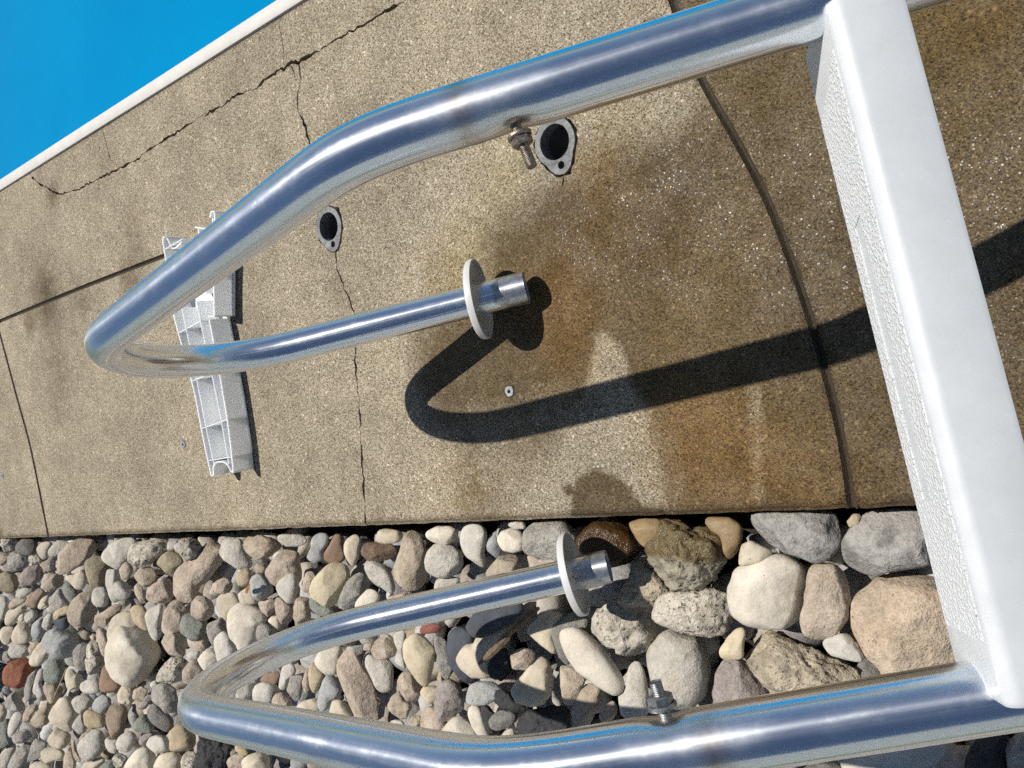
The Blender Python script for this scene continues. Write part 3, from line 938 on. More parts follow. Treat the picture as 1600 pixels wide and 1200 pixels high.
# white step between the rails: nosing apron, tread, back lip
def lad(u, v, w):
    k = (v + 0.234) / 0.468          # the lower rail sits a little further along, so the step lies askew
    return LT + LU * (u + 0.010 * k) + LV * v + LW * w
TB = 0.0050
def step_body():
    U0 = -0.3068
    # section in (u, w): starts at the lower front edge, goes up the apron, over the nosing, along the tread, down the back
    outer = [(-0.0485, -0.0265), (-0.0475, -0.0290), (-0.044, -0.0302)]
    for i in range(0, 10):
        a = math.radians(90 * i / 9)
        outer.append((-0.0105 + 0.0105 * math.sin(a), -0.0302 + 0.0105 * (1 - math.cos(a))))
    outer += [(TB, 0.047)]
    for i in range(1, 6):
        a = math.radians(90 * i / 5)
        outer.append((TB - 0.004 * (1 - math.cos(a)), 0.047 + 0.004 * math.sin(a)))
    outer += [(-0.046, 0.0515)]
    inner = [(-0.046, 0.0475), (TB - 0.004, 0.0470), (-0.0040, -0.0195), (-0.0125, -0.0265), (-0.0470, -0.0262)]
    sec = outer + inner
    vs, fs = [], []
    vv = [-0.2345, -0.2335, -0.230] + list(np.linspace(-0.22, 0.22, 40)) + [0.230, 0.2335, 0.2345]
    k = len(sec)
    for v in vv:
        e = max(0.0, abs(v) - 0.2305) / 0.004
        sh = 1 - 0.06 * e * e
        for (u, w) in sec:
            vs.append(lad(U0 - 0.024 + (u + 0.024) * sh, v, w * sh))
    for i in range(len(vv) - 1):
        for j in range(k):
            a = i * k + j; b = i * k + (j + 1) % k
            fs.append((a, b, b + k, a + k))
    fs.append(tuple(range(k))); fs.append(tuple(reversed(range((len(vv) - 1) * k, len(vv) * k))))
    o = mesh_obj("step", vs, fs, M_WHITE, None, True)
    bm = bmesh.new(); bm.from_mesh(o.data); bmesh.ops.recalc_face_normals(bm, faces=bm.faces); bm.to_mesh(o.data); bm.free()
    auto_smooth(o, 40)
    o['label'] = "white moulded plastic step with pebbled non-slip tread"
    return adopt(o, ladder), U0
step, U0 = step_body()
def tread_u(w):
    t = (w + 0.0197) / (0.047 + 0.0197)
    return U0 + TB * t
# pebbled grip pads, raised 0.6 mm, leaving a smooth recessed panel
def pad(poly, z=0.0007):
    P = [lad(tread_u(w) + z, v, w) for v, w in poly]
    Q = [lad(tread_u(w) - 0.0006, v, w) for v, w in poly]
    n = len(poly)
    fs = [tuple(range(n))] + [(i, (i + 1) % n, n + (i + 1) % n, n + i) for i in range(n)]
    o = mesh_obj("grip_pad", P + Q, fs, M_GRIP)
    bm = bmesh.new(); bm.from_mesh(o.data); bmesh.ops.recalc_face_normals(bm, faces=bm.faces); bm.to_mesh(o.data); bm.free()
    o.parent = step; o.matrix_parent_inverse = Matrix.Identity(4)
    return o
W0, W1, WA, WB = -0.0170, 0.0455, 0.0125, 0.0285
pad([(-0.205, W0), (0.196, W0), (0.196, WA), (-0.190, WA)])
pad([(-0.1845, WB), (0.196, WB), (0.196, W1), (-0.176, W1)])
pad([(-0.190, WA), (-0.095, WA), (-0.090, WB), (-0.1845, WB)])
pad([(0.108, WA), (0.196, WA), (0.196, WB), (0.108, WB)])

# ------------------------------------------------------------------ broken step on the deck (two pieces), underside up
def wall_strip(bm, P, z0, z1, th):
    "thin wall following polyline P (xy), thickness th"
    P = [np.array(p, float) for p in P]
    n = len(P); left, right = [], []
    for i in range(n):
        d = P[min(i + 1, n - 1)] - P[max(i - 1, 0)]; d /= np.linalg.norm(d)
        nn = np.array([-d[1], d[0]])
        left.append(P[i] + nn * th / 2); right.append(P[i] - nn * th / 2)
    rows = []
    for i in range(n):
        rows.append([bm.verts.new((*left[i], z0)), bm.verts.new((*left[i], z1)), bm.verts.new((*right[i], z1)), bm.verts.new((*right[i], z0))])
    for i in range(n - 1):
        for j in range(4):
            bm.faces.new((rows[i][j], rows[i][(j + 1) % 4], rows[i + 1][(j + 1) % 4], rows[i + 1][j]))
    bm.faces.new(rows[0][::-1]); bm.faces.new(rows[-1])
def wall(name, P, z1, th, root, z0=0.001):
    bm = bmesh.new(); wall_strip(bm, BK(P), z0, z1, th)
    return adopt(bm_obj(name, bm, M_OLDPL), root)
def plate(name, poly, z0, z1, root):
    bm = bmesh.new(); poly = BK(poly)
    a = [bm.verts.new((x, y, z0)) for x, y in poly]; b = [bm.verts.new((x, y, z1)) for x, y in poly]
    n = len(poly)
    bm.faces.new(b); bm.faces.new(a[::-1])
    for i in range(n):
        bm.faces.new((a[i], a[(i + 1) % n], b[(i + 1) % n], b[i]))
    bmesh.ops.triangulate(bm, faces=[f for f in bm.faces if len(f.verts) > 4])
    return adopt(bm_obj(name, bm, M_OLDPL), root)
H = 0.050
def BK(P):
    return [(1.0701 * x - 0.001 * y + 0.1566, -0.0156 * x + 0.9245 * y + 0.0239) for x, y in P]
brk = tag(empty("broken_step", (1.60, -0.154, 0)), "long broken white plastic step lying ribs up on the deck, missing a corner", "ladder step", "pieces of the broken step")
def curve(pts, n=6):
    P = np.array(pts, float); out = []
    for i in range(len(P) - 1):
        p0, p1, p2, p3 = P[max(i - 1, 0)], P[i], P[i + 1], P[min(i + 2, len(P) - 1)]
        for t in np.linspace(0, 1, n, endpoint=False):
            out.append(0.5 * ((2 * p1) + (-p0 + p2) * t + (2 * p0 - 5 * p1 + 4 * p2 - p3) * t * t + (-p0 + 3 * p1 - 3 * p2 + p3) * t ** 3))
    out.append(P[-1]); return out
plate("tread_plate", [(1.416, -0.440), (1.417, -0.33), (1.4175, -0.27), (1.393, -0.1075), (1.3855, 0.027), (1.379, 0.100), (1.303, 0.104), (1.2925, 0.0), (1.292, -0.12), (1.2955, -0.238), (1.312, -0.250), (1.318, -0.283), (1.338, -0.292), (1.352, -0.33), (1.345, -0.40), (1.338, -0.443)], 0.001, 0.0042, brk)
wall("long_wall", curve([(1.405, -0.452), (1.4125, -0.448), (1.4135, -0.42), (1.4150, -0.3345), (1.4184, -0.2712), (1.392, -0.1075), (1.3849, 0.0268), (1.3795, 0.098), (1.3765, 0.107), (1.3700, 0.104), (1.366, 0.088), (1.356, 0.079)]), H, 0.0030, brk)
wall("long_wall", curve([(1.296, -0.240), (1.2915, -0.12), (1.2915, 0.0), (1.299, 0.094), (1.3035, 0.101), (1.3085, 0.099), (1.315, 0.086), (1.327, 0.079), (1.342, 0.077), (1.356, 0.079)]), H, 0.0030, brk)
wall("rib", curve([(1.3865, -0.283), (1.3755, -0.12), (1.3705, -0.0088), (1.3635, 0.082)]), H - 0.001, 0.0020, brk)
wall("rib", curve([(1.331, -0.288), (1.3255, -0.20), (1.3187, -0.112), (1.3134, -0.0099), (1.3120, 0.084)]), H - 0.001, 0.0020, brk)
wall("cross_rib", [(1.414, -0.229), (1.3285, -0.2415)], H - 0.0015, 0.0020, brk)
wall("cross_rib", [(1.3905, -0.002), (1.2915, -0.0148)], H - 0.0015, 0.0020, brk)
wall("cross_rib", [(1.394, -0.1130), (1.293, -0.1265)], H - 0.0015, 0.0020, brk)
wall("cross_rib", [(1.380, 0.0720), (1.297, 0.0690)], H - 0.0015, 0.0020, brk)
wall("cross_rib", [(1.413, -0.425), (1.345, -0.432)], H - 0.0015, 0.0020, brk)
wall("end_saddle", curve([(1.405, -0.452), (1.398, -0.440), (1.393, -0.425), (1.380, -0.420), (1.362, -0.424), (1.347, -0.433)]), H - 0.004, 0.0028, brk)
chip = tag(empty("broken_step_corner", (1.505, -0.32, 0)), "snapped-off corner of the white step, lying under the upper rail's bend", "ladder step", "pieces of the broken step")
plate("tread_plate", [(1.300, -0.452), (1.306, -0.36), (1.312, -0.262), (1.300, -0.243), (1.272, -0.2415), (1.246, -0.342), (1.220, -0.452)], 0.0045, 0.0078, chip)
wall("long_wall", curve([(1.238, -0.452), (1.231, -0.462), (1.224, -0.461), (1.2225, -0.450), (1.244, -0.37), (1.2625, -0.306), (1.277, -0.2425)]), H, 0.0030, chip, 0.008)
wall("end_saddle", curve([(1.238, -0.452), (1.243, -0.438), (1.255, -0.432), (1.280, -0.440), (1.302, -0.448)]), H - 0.006, 0.0026, chip, 0.008)
wall("cross_rib", [(1.277, -0.2425), (1.300, -0.2475)], H - 0.001, 0.0024, chip, 0.008)
wall("cross_rib", [(1.2565, -0.335), (1.306, -0.342)], H - 0.004, 0.0022, chip, 0.008)
wall("rib", [(1.300, -0.448), (1.306, -0.36), (1.309, -0.30)], H - 0.012, 0.0024, chip, 0.008)

# ------------------------------------------------------------------ river stones
STONES = """@R1 0 830 8
m 0 : 0 12, 6 6, 14 7, 20 10, 19 20, 13 26, 8 27, 2 20
d 0 : 20 15, 30 9, 42 10, 46 20, 44 30, 33 30, 24 26, 20 21
g 0 : 8 40, 10 33, 16 24, 20 22, 26 28, 34 32, 33 44, 26 49, 20 49, 10 46
k -1 : -4 26, 8 27, 13 29, 9 38, 3 43, -4 43
e 0 : -3 55, 8 50, 18 54, 22 66, 19 75, 10 78, 3 74, -3 70
m 0 : 34 33, 40 30, 50 32, 53 38, 46 42, 40 41, 35 38
p 0 : 21 62, 25 52, 36 44, 46 42, 54 48, 53 58, 44 66, 32 70, 24 70
c 0 : 46 24, 49 15, 58 13, 66 14, 62 24, 60 32, 54 36, 48 32
G 0 : 60 28, 63 18, 72 12, 84 13, 88 16, 78 26, 70 32, 62 32
t 2 : 68 46, 69 34, 76 26, 88 14, 100 9, 112 9, 119 15, 119 22, 112 33, 104 42, 94 46, 86 52, 76 54, 71 52
p -1 : 54 46, 58 36, 62 31, 69 32, 68 46, 72 52, 62 52, 56 50
k 0 : 50 64, 54 54, 62 52, 76 54, 80 58, 76 68, 66 75, 58 78, 52 72
c -1 : 80 56, 86 53, 94 54, 107 46, 109 62, 104 72, 98 75, 90 66, 84 60
e 0 : 108 40, 112 34, 122 31, 130 33, 134 42, 132 56, 130 68, 118 70, 110 66, 108 56
w 1 : 128 30, 133 22, 142 14, 152 9, 164 8, 172 12, 168 24, 162 36, 154 44, 146 48, 136 46, 130 40
w -1 : 130 52, 134 48, 146 48, 148 60, 158 66, 164 72, 160 84, 150 86, 142 90, 138 80, 134 66
k 0 : 146 54, 152 44, 158 38, 164 42, 166 52, 160 60, 152 61
n -1 : 78 68, 80 61, 86 62, 96 74, 98 78, 92 88, 88 92, 82 82
g 0 : 58 88, 66 76, 76 71, 80 80, 84 90, 88 94, 78 98, 66 98
c -1 : 46 96, 50 86, 60 79, 62 80, 58 90, 62 94, 54 98
t 1 : 90 90, 98 78, 108 73, 116 70, 117 84, 116 96, 122 98, 116 108, 108 116, 96 118, 88 114, 86 100
w 0 : 117 76, 120 70, 132 70, 134 78, 134 92, 130 95, 120 93, 116 86
q 0 : 32 88, 38 80, 50 70, 58 78, 52 88, 46 96, 36 95, 32 92
G 0 : 18 82, 24 74, 34 68, 42 68, 40 76, 32 82, 24 86
k 0 : 12 90, 18 84, 30 82, 36 80, 32 88, 22 94, 14 100, 11 96
c 0 : 7 112, 10 100, 20 92, 30 90, 34 94, 30 102, 22 112, 14 118, 8 118
y 0 : 66 106, 70 99, 80 94, 88 93, 88 104, 80 105, 72 108, 68 114
k 0 : 112 112, 118 106, 130 100, 142 92, 152 90, 156 96, 146 102, 136 110, 132 120, 118 120
w 0 : -4 80, 8 82, 11 90, 8 100, 4 112, -4 112
@R3 0 950 8
b 0 : 40 30, 42 18, 48 12, 54 13, 53 22, 56 32, 54 38, 46 39, 41 36
G 0 : 30 14, 34 6, 40 2, 46 4, 45 12, 40 18, 34 20
c 0 : 22 14, 26 8, 30 7, 31 14, 28 18, 24 17
G 0 : 53 22, 56 12, 60 6, 66 8, 64 20, 60 28, 56 30
B 0 : 66 20, 70 12, 80 9, 86 9, 86 24, 80 27, 72 26
b 2 : 56 38, 62 28, 72 24, 84 30, 94 34, 96 46, 92 58, 86 64, 74 64, 66 56, 58 48
c 0 : 15 38, 18 28, 24 19, 31 18, 36 28, 40 34, 38 42, 26 46, 18 44
c 0 : 1 36, 2 26, 6 23, 16 23, 20 26, 16 36, 13 44, 8 46, 2 44
G 1 : 11 54, 14 47, 22 43, 34 43, 38 50, 36 60, 26 62, 17 63, 12 60
g 0 : 1 62, 5 55, 11 53, 12 60, 16 64, 12 69, 5 66
r 1 : 4 86, 8 74, 16 66, 26 62, 36 66, 38 78, 34 92, 26 100, 14 98, 6 92
c 1 : 37 66, 42 54, 50 44, 57 38, 60 50, 62 56, 56 66, 50 72, 42 73, 37 70
k 0 : 35 50, 40 44, 47 41, 50 44, 44 52, 38 60, 36 56
n 1 : 52 86, 56 74, 62 60, 70 58, 76 66, 80 80, 78 90, 70 95, 58 92
g 0 : 28 112, 32 98, 36 86, 40 76, 44 74, 45 82, 42 94, 40 106, 38 116, 30 118
w 0 : 41 104, 44 90, 48 78, 52 74, 56 78, 50 92, 52 100, 54 112, 44 112
t 0 : 56 108, 55 98, 60 93, 70 96, 78 100, 74 112, 66 120, 58 116
c 0 : 82 84, 84 77, 90 76, 94 82, 102 84, 103 92, 96 104, 90 106, 84 98
g 0 : 92 62, 93 52, 98 46, 108 42, 110 50, 108 62, 106 76, 98 80, 92 74
m 1 : 108 46, 112 40, 118 42, 124 52, 126 62, 129 68, 126 78, 118 84, 110 82, 106 70, 108 60
k 0 : 120 30, 124 24, 132 26, 134 36, 140 50, 139 58, 132 62, 126 58, 124 44
c 0 : 134 28, 138 16, 146 8, 156 4, 168 6, 176 14, 170 24, 150 30, 144 40, 140 50, 136 40
o 0 : 126 92, 128 80, 132 68, 140 62, 142 78, 148 90, 152 96, 146 106, 134 108, 126 102
w 0 : 100 100, 103 92, 110 87, 120 87, 124 96, 127 104, 118 107, 106 106
e -1 : 99 32, 104 27, 112 30, 110 40, 104 38
k -1 : 112 36, 116 32, 120 34, 119 40, 114 41
c 0 : 148 104, 152 96, 162 94, 170 100, 168 112, 158 120, 150 118
@R4 180 950 8
C 4 : -6 48, 0 32, 8 20, 20 19, 32 25, 44 40, 52 56, 49 68, 40 82, 30 94, 22 98, 12 95, 2 86, -5 70
y 0 : 19 0, 26 -4, 36 -2, 40 8, 40 20, 46 30, 34 26, 26 20, 21 12
w 1 : 38 10, 42 0, 50 -6, 60 -4, 58 8, 56 22, 56 38, 50 42, 46 36, 42 26
k 0 : 61 18, 62 4, 66 -8, 74 -14, 82 -6, 90 4, 86 16, 82 28, 72 32, 64 28
n 0 : 83 20, 86 9, 92 6, 100 8, 106 14, 113 18, 111 30, 108 40, 98 41, 90 34, 84 30
k 1 : 56 36, 60 28, 72 27, 80 30, 84 42, 87 56, 86 62, 78 60, 70 60, 64 50
m 1 : 53 90, 56 80, 64 68, 72 61, 82 62, 90 66, 86 76, 82 88, 78 94, 66 95, 56 95
k 0 : 82 88, 86 76, 92 68, 100 65, 106 70, 112 78, 106 90, 100 98, 90 100, 84 96
C 0 : 103 62, 108 56, 118 48, 124 54, 132 62, 124 72, 114 80, 108 72
w -1 : 90 58, 98 54, 106 54, 104 62, 100 66, 93 66
w 2 : 124 40, 128 34, 136 28, 144 36, 147 46, 150 50, 150 62, 142 74, 134 80, 128 66
g 0 : 112 30, 116 20, 124 14, 134 10, 140 16, 138 28, 130 36, 124 42, 122 54, 116 46
k -1 : 92 44, 100 42, 110 40, 114 44, 110 52, 104 52, 98 48
c 0 : 4 108, 8 98, 20 97, 24 102, 24 114, 20 120, 8 119
t 0 : 22 112, 24 102, 32 98, 40 102, 38 112, 32 118, 26 118
w -1 : 42 98, 46 92, 52 90, 52 96, 46 101
@R6 180 1070 8
g 1 : 46 14, 47 6, 52 0, 64 -2, 74 6, 76 18, 79 28, 78 38, 70 39, 60 30, 50 22
d 0 : 40 32, 44 26, 52 24, 60 32, 68 40, 73 46, 70 56, 64 59, 54 56, 48 48, 42 40
p 0 : 28 26, 34 18, 44 8, 46 16, 42 24, 36 32, 30 32
n -1 : 20 52, 26 46, 30 40, 38 36, 42 42, 48 54, 46 60, 32 60, 24 58
G 0 : 2 74, 6 64, 14 58, 22 60, 26 66, 22 76, 16 84, 6 84
w 0 : 38 72, 42 66, 52 63, 62 65, 66 72, 68 82, 60 84, 54 86, 46 80
y 1 : 66 60, 74 54, 80 47, 88 50, 94 58, 98 66, 98 78, 90 82, 80 84, 70 80, 69 68
C 1 : 12 104, 18 92, 26 82, 34 78, 42 80, 48 90, 50 104, 46 116, 14 116
c 0 : 50 98, 56 88, 66 83, 76 84, 83 92, 83 106, 80 116, 52 116
D 1 : 100 92, 102 76, 104 62, 116 66, 128 70, 144 76, 142 90, 138 104, 130 116, 104 116
m 0 : 84 92, 88 82, 94 80, 99 88, 104 96, 104 110, 96 116, 84 116
y 0 : 146 76, 156 76, 164 80, 166 88, 158 88, 150 82
k 0 : 140 94, 148 87, 158 86, 164 92, 160 104, 150 110, 142 104
c 0 : 158 96, 166 88, 178 84, 190 88, 192 100, 184 112, 164 114
p -1 : 30 68, 36 62, 48 60, 46 64, 40 70, 38 78, 30 78
@R5 0 1070 8
c 1 : 63 38, 66 28, 74 18, 84 14, 90 20, 96 32, 98 36, 92 46, 90 56, 84 60, 74 52, 66 46
G 0 : 90 20, 96 14, 108 12, 116 20, 116 26, 108 30, 102 40, 96 32
b 1 : 115 28, 120 18, 128 12, 136 16, 140 24, 136 32, 128 36, 120 33
g 0 : 136 16, 146 13, 156 16, 158 24, 148 26, 140 24
q 1 : 134 30, 140 25, 152 24, 158 30, 156 44, 154 58, 150 68, 142 69, 138 58, 134 46
y 0 : 103 38, 110 31, 120 33, 130 38, 134 44, 132 52, 124 54, 112 54, 106 48
G 0 : 90 52, 94 42, 102 34, 104 42, 108 52, 106 60, 100 62, 94 56
t 1 : 36 52, 38 42, 46 32, 56 22, 64 16, 66 22, 60 34, 62 44, 58 50, 48 54
k 0 : 29 48, 30 36, 34 28, 44 22, 50 24, 40 38, 36 50, 32 56
w 0 : 10 60, 12 46, 16 36, 24 33, 28 38, 26 50, 20 58, 16 64, 13 70
g 0 : 14 66, 20 60, 28 55, 36 58, 40 64, 36 70, 26 74, 18 76
c 0 : 60 68, 66 60, 72 54, 82 59, 87 64, 86 72, 80 80, 70 78, 62 74
G 1 : 97 82, 100 72, 108 62, 116 56, 126 58, 130 70, 130 80, 122 90, 112 96, 102 90
c 0 : 50 90, 54 80, 62 78, 74 80, 80 84, 80 92, 70 94, 60 98, 52 94
t 1 : 88 60, 92 58, 92 76, 98 90, 104 97, 98 100, 92 88, 89 72
k 0 : 81 90, 86 78, 90 74, 92 86, 95 96, 92 110, 80 112
g 0 : 42 66, 50 70, 60 72, 56 82, 48 92, 38 100, 33 98, 38 84
c 0 : 36 104, 44 96, 56 96, 66 102, 62 112, 38 112
n 0 : -3 46, 10 42, 14 52, 12 64, 14 72, 6 78, -3 80
G 0 : -3 90, 8 78, 16 72, 20 76, 16 90, 10 104, -3 112
g 0 : 10 104, 16 90, 20 80, 32 74, 38 78, 36 92, 32 104, 26 112, 10 112
c 0 : 100 104, 108 96, 120 92, 132 90, 130 98, 122 106, 116 112, 100 112
n 0 : 124 104, 132 96, 142 94, 144 104, 138 112, 126 112
m 0 : 140 94, 146 86, 156 88, 160 96, 156 106, 146 106
c 0 : -4 22, 6 26, 8 36, 4 46, -4 48
g 0 : 6 14, 14 8, 22 10, 26 22, 32 30, 24 34, 14 34, 8 26
w 0 : 132 66, 140 68, 150 70, 148 80, 146 86, 138 84, 133 76
@R2 200 830 8
m 1 : -4 34, 0 24, 8 14, 18 10, 30 12, 44 12, 48 20, 42 28, 34 34, 26 40, 16 44, 8 47, 0 44
G 0 : 50 13, 62 12, 64 20, 56 24, 49 24
m 1 : 60 24, 62 14, 72 9, 84 10, 90 16, 90 26, 82 34, 74 36, 66 33
e 0 : 33 35, 42 30, 52 24, 62 28, 68 36, 70 40, 62 46, 58 56, 57 64, 50 56, 44 46, 38 42
k 2 : 58 62, 60 50, 68 40, 80 36, 90 24, 98 11, 118 11, 116 22, 120 34, 112 44, 104 54, 98 62, 88 70, 82 78, 82 88, 74 92, 66 88, 59 78
G 0 : 112 26, 118 14, 124 8, 140 10, 146 20, 152 34, 156 44, 146 48, 138 47, 128 40, 118 34
t -1 : 8 50, 16 46, 28 44, 36 54, 34 62, 28 72, 24 74, 16 66, 10 58
t 0 : 6 64, 9 58, 14 62, 20 76, 22 92, 18 94, 10 80
k 1 : 22 78, 28 68, 40 60, 48 58, 54 64, 58 72, 56 82, 50 90, 38 89, 30 94, 24 92
k -1 : 106 68, 110 62, 120 58, 128 62, 130 72, 124 78, 112 80
c 0 : 111 84, 116 79, 132 76, 138 84, 141 94, 134 100, 126 106, 124 116, 116 104
y 0 : 136 56, 138 48, 148 46, 154 50, 156 60, 152 66, 146 72, 140 70
c 0 : 136 82, 140 76, 152 68, 158 70, 160 80, 162 90, 152 92, 142 92
k 2 : 75 96, 78 86, 86 80, 94 82, 104 90, 107 98, 104 106, 98 112, 90 111, 84 106, 77 102
@R7 380 810 8
t 1 : 0 34, 2 26, 10 21, 24 22, 38 26, 46 32, 50 37, 42 42, 34 48, 26 52, 16 50, 4 42
b 1 : 9 80, 12 72, 20 68, 28 74, 34 84, 38 92, 34 98, 24 102, 16 104, 11 92
k 1 : 28 72, 32 60, 40 50, 48 40, 56 38, 64 40, 70 48, 68 58, 72 66, 70 78, 66 84, 56 86, 46 92, 40 90, 34 82
w 1 : 41 88, 46 78, 56 70, 64 67, 68 76, 68 92, 64 104, 60 108, 50 100, 44 96
G 0 : 39 21, 52 20, 72 20, 80 26, 78 32, 68 35, 54 35, 46 28
b 0 : 77 60, 80 48, 86 34, 88 22, 96 18, 108 20, 106 32, 100 40, 100 50, 94 54, 86 60
o -3 : 100 50, 102 38, 108 30, 112 20, 124 20, 126 36, 128 48, 122 56, 110 56
c 0 : 125 34, 130 26, 140 19, 148 24, 144 36, 144 48, 140 58, 132 63, 130 50, 126 42
Y 2 : 85 88, 90 76, 98 66, 108 57, 118 55, 128 60, 131 70, 128 84, 122 98, 118 110, 108 111, 96 104, 87 98
k 0 : 74 78, 80 66, 88 66, 90 76, 85 86, 84 98, 78 100, 74 96
n 0 : 82 100, 86 98, 96 106, 110 112, 118 114, 112 122, 96 122, 86 118
g 0 : 118 112, 122 98, 130 80, 140 70, 148 66, 154 76, 158 86, 150 96, 140 108, 128 116
C 0 : 138 110, 146 98, 156 88, 164 90, 172 96, 168 104, 156 110, 144 114
t 0 : 11 66, 16 58, 22 54, 30 60, 26 68, 16 70
k -1 : 18 104, 26 101, 38 100, 42 108, 38 116, 32 124, 22 116
k 0 : 40 102, 44 97, 52 104, 60 110, 62 122, 58 134, 48 132, 42 118
t 0 : 64 106, 68 98, 78 98, 84 104, 82 116, 84 128, 74 134, 64 126
@R8 560 800 8
G 1 : 7 68, 12 62, 22 61, 32 66, 40 76, 44 90, 46 100, 40 104, 30 94, 22 92, 14 82
W 0 : 3 50, 8 38, 24 38, 40 40, 50 46, 46 56, 36 60, 26 62, 10 62, 5 56
c 0 : 22 32, 26 22, 36 21, 48 23, 56 26, 54 34, 50 38, 36 40, 24 38
t 2 : 44 84, 45 72, 50 56, 56 40, 60 24, 74 22, 78 34, 84 48, 84 64, 86 78, 82 92, 70 98, 54 97, 46 92
C 0 : 82 28, 88 23, 98 18, 116 18, 126 24, 124 36, 112 40, 100 40, 92 38
G 1 : 84 60, 88 48, 96 40, 108 38, 120 42, 128 52, 130 66, 124 76, 112 81, 100 82, 90 76, 85 70
w 1 : 128 30, 132 18, 146 15, 156 18, 160 28, 158 42, 156 54, 158 68, 156 80, 152 74, 146 64, 138 56, 132 56, 128 44
G -1 : 92 92, 98 84, 110 80, 124 82, 130 84, 120 92, 104 98, 92 98
k -1 : 32 108, 46 102, 58 100, 66 102, 56 112, 40 116
@S2 480 980 7.06
C 0 : 9 38, 12 26, 24 22, 36 19, 38 26, 36 40, 34 52, 22 52, 14 46
k 2 : 34 50, 34 30, 36 20, 44 20, 50 28, 58 40, 66 52, 72 64, 76 80, 77 94, 76 110, 56 110, 48 92, 42 76, 38 62
y 0 : 2 52, 4 40, 9 38, 14 46, 20 52, 16 60, 14 70, 8 74, 4 66
b 0 : 12 80, 14 68, 18 58, 22 53, 32 53, 36 62, 38 70, 34 78, 26 82, 22 92, 14 94
c 1 : 23 88, 28 81, 36 80, 44 86, 50 96, 46 102, 30 100, 24 96
k 1 : 71 26, 74 16, 80 10, 90 8, 94 14, 98 24, 96 32, 88 35, 76 35
G 0 : 60 32, 66 29, 76 35, 88 36, 94 40, 94 54, 94 68, 88 72, 78 70, 72 56, 66 44
k -1 : 60 22, 64 18, 74 16, 72 26, 66 28, 61 26
w -1 : 94 8, 104 4, 112 2, 108 14, 106 30, 110 46, 106 52, 100 46, 96 36, 102 28, 98 18
Y 2 : 106 22, 108 14, 116 8, 124 7, 134 14, 140 24, 139 40, 136 54, 134 64, 128 66, 120 56, 112 44, 107 34
k 1 : 100 60, 104 50, 114 48, 120 58, 127 64, 124 76, 116 85, 110 82, 104 72
t 0 : 89 86, 94 76, 102 70, 108 80, 116 86, 112 94, 108 103, 100 100, 92 94
Y 0 : 125 72, 128 66, 140 64, 146 70, 144 80, 136 85, 130 80
w 0 : 90 104, 98 102, 106 104, 108 112, 92 112
t 0 : 112 106, 116 98, 124 97, 126 106, 124 112, 112 112
k 0 : 126 110, 126 98, 132 88, 142 84, 150 96, 156 110, 150 118, 130 118
@S3 640 950 5.715
R 0 : 8 18, 14 14, 26 14, 29 18, 26 22, 14 23, 8 22
g -1 : 20 26, 28 24, 34 32, 36 44, 40 56, 34 64, 26 66, 24 50, 26 38
B -1 : 34 36, 36 22, 40 18, 50 18, 58 22, 60 34, 60 50, 60 68, 52 68, 44 60, 36 50
B 0 : 50 12, 58 4, 90 -8, 104 -2, 96 12, 80 18, 66 24, 58 28, 52 20
c 1 : 40 42, 46 34, 58 32, 60 26, 70 20, 84 14, 94 14, 90 26, 82 36, 78 48, 80 60, 70 65, 56 62, 46 54
D 0 : 70 56, 74 42, 84 34, 88 44, 90 56, 84 64, 76 66
k 0 : 88 46, 94 38, 102 36, 110 38, 112 44, 106 54, 98 58, 92 54
c 1 : 90 74, 96 66, 104 56, 112 44, 118 42, 124 50, 128 64, 126 78, 120 86, 108 88, 96 84
b 1 : 47 78, 52 70, 60 66, 74 66, 84 70, 80 80, 70 86, 58 87, 50 84
p 1 : 21 86, 22 74, 28 66, 36 64, 44 68, 48 80, 48 90, 40 98, 30 104, 24 98
C 0 : 52 94, 54 87, 62 87, 66 98, 70 110, 72 117, 64 117, 56 106
D -1 : 62 88, 72 86, 76 94, 72 104, 76 114, 72 116, 66 100
d 0 : 71 100, 74 94, 84 91, 96 94, 96 100, 90 106, 78 110, 72 106
c 0 : 80 116, 84 110, 92 107, 94 116, 92 120, 80 120
C 0 : 28 110, 38 98, 46 96, 54 104, 62 114, 58 120, 30 118
D -1 : 66 70, 80 72, 90 76, 96 86, 108 90, 96 96, 80 90, 74 84
@S5 800 940 5.715
D 0 : 2 108, 6 102, 18 97, 36 95, 50 94, 52 104, 50 116, 40 124, 4 124
c 0 : 13 26, 18 20, 30 8, 40 8, 46 13, 42 22, 38 32, 42 44, 40 48, 28 42, 18 34
N 0 : 36 30, 38 20, 46 14, 54 9, 62 12, 70 18, 74 28, 70 34, 56 40, 54 52, 48 60, 42 48
C 4 : 41 32, 43 26, 50 23, 60 24, 70 32, 80 42, 90 56, 98 68, 101 76, 98 82, 90 84, 80 80, 68 70, 58 60, 48 46
t 0 : 42 52, 48 58, 56 60, 66 70, 60 82, 56 92, 46 92, 42 80, 42 66
t 0 : 54 94, 58 86, 66 72, 76 76, 82 80, 76 94, 70 108, 62 118, 51 118, 52 104
k -1 : 77 104, 80 96, 86 90, 92 88, 94 98, 90 106, 82 109
G 1 : 92 84, 100 82, 103 74, 104 58, 110 52, 116 56, 120 72, 122 88, 122 100, 114 106, 102 104, 96 98
m 1 : 70 22, 78 8, 88 2, 96 -2, 110 -4, 124 6, 126 24, 126 36, 118 46, 104 50, 94 49, 84 42, 78 32
@F7 960 720 2.5
G 1 : 12 78, 14 72, 18 68, 22 66, 28 68, 33 69, 36 76, 37 83, 35 92, 30 97, 24 98, 18 92, 14 86
@S4 740 800 6
C 1 : 22 26, 26 18, 36 15, 44 18, 48 26, 46 36, 38 38, 28 36
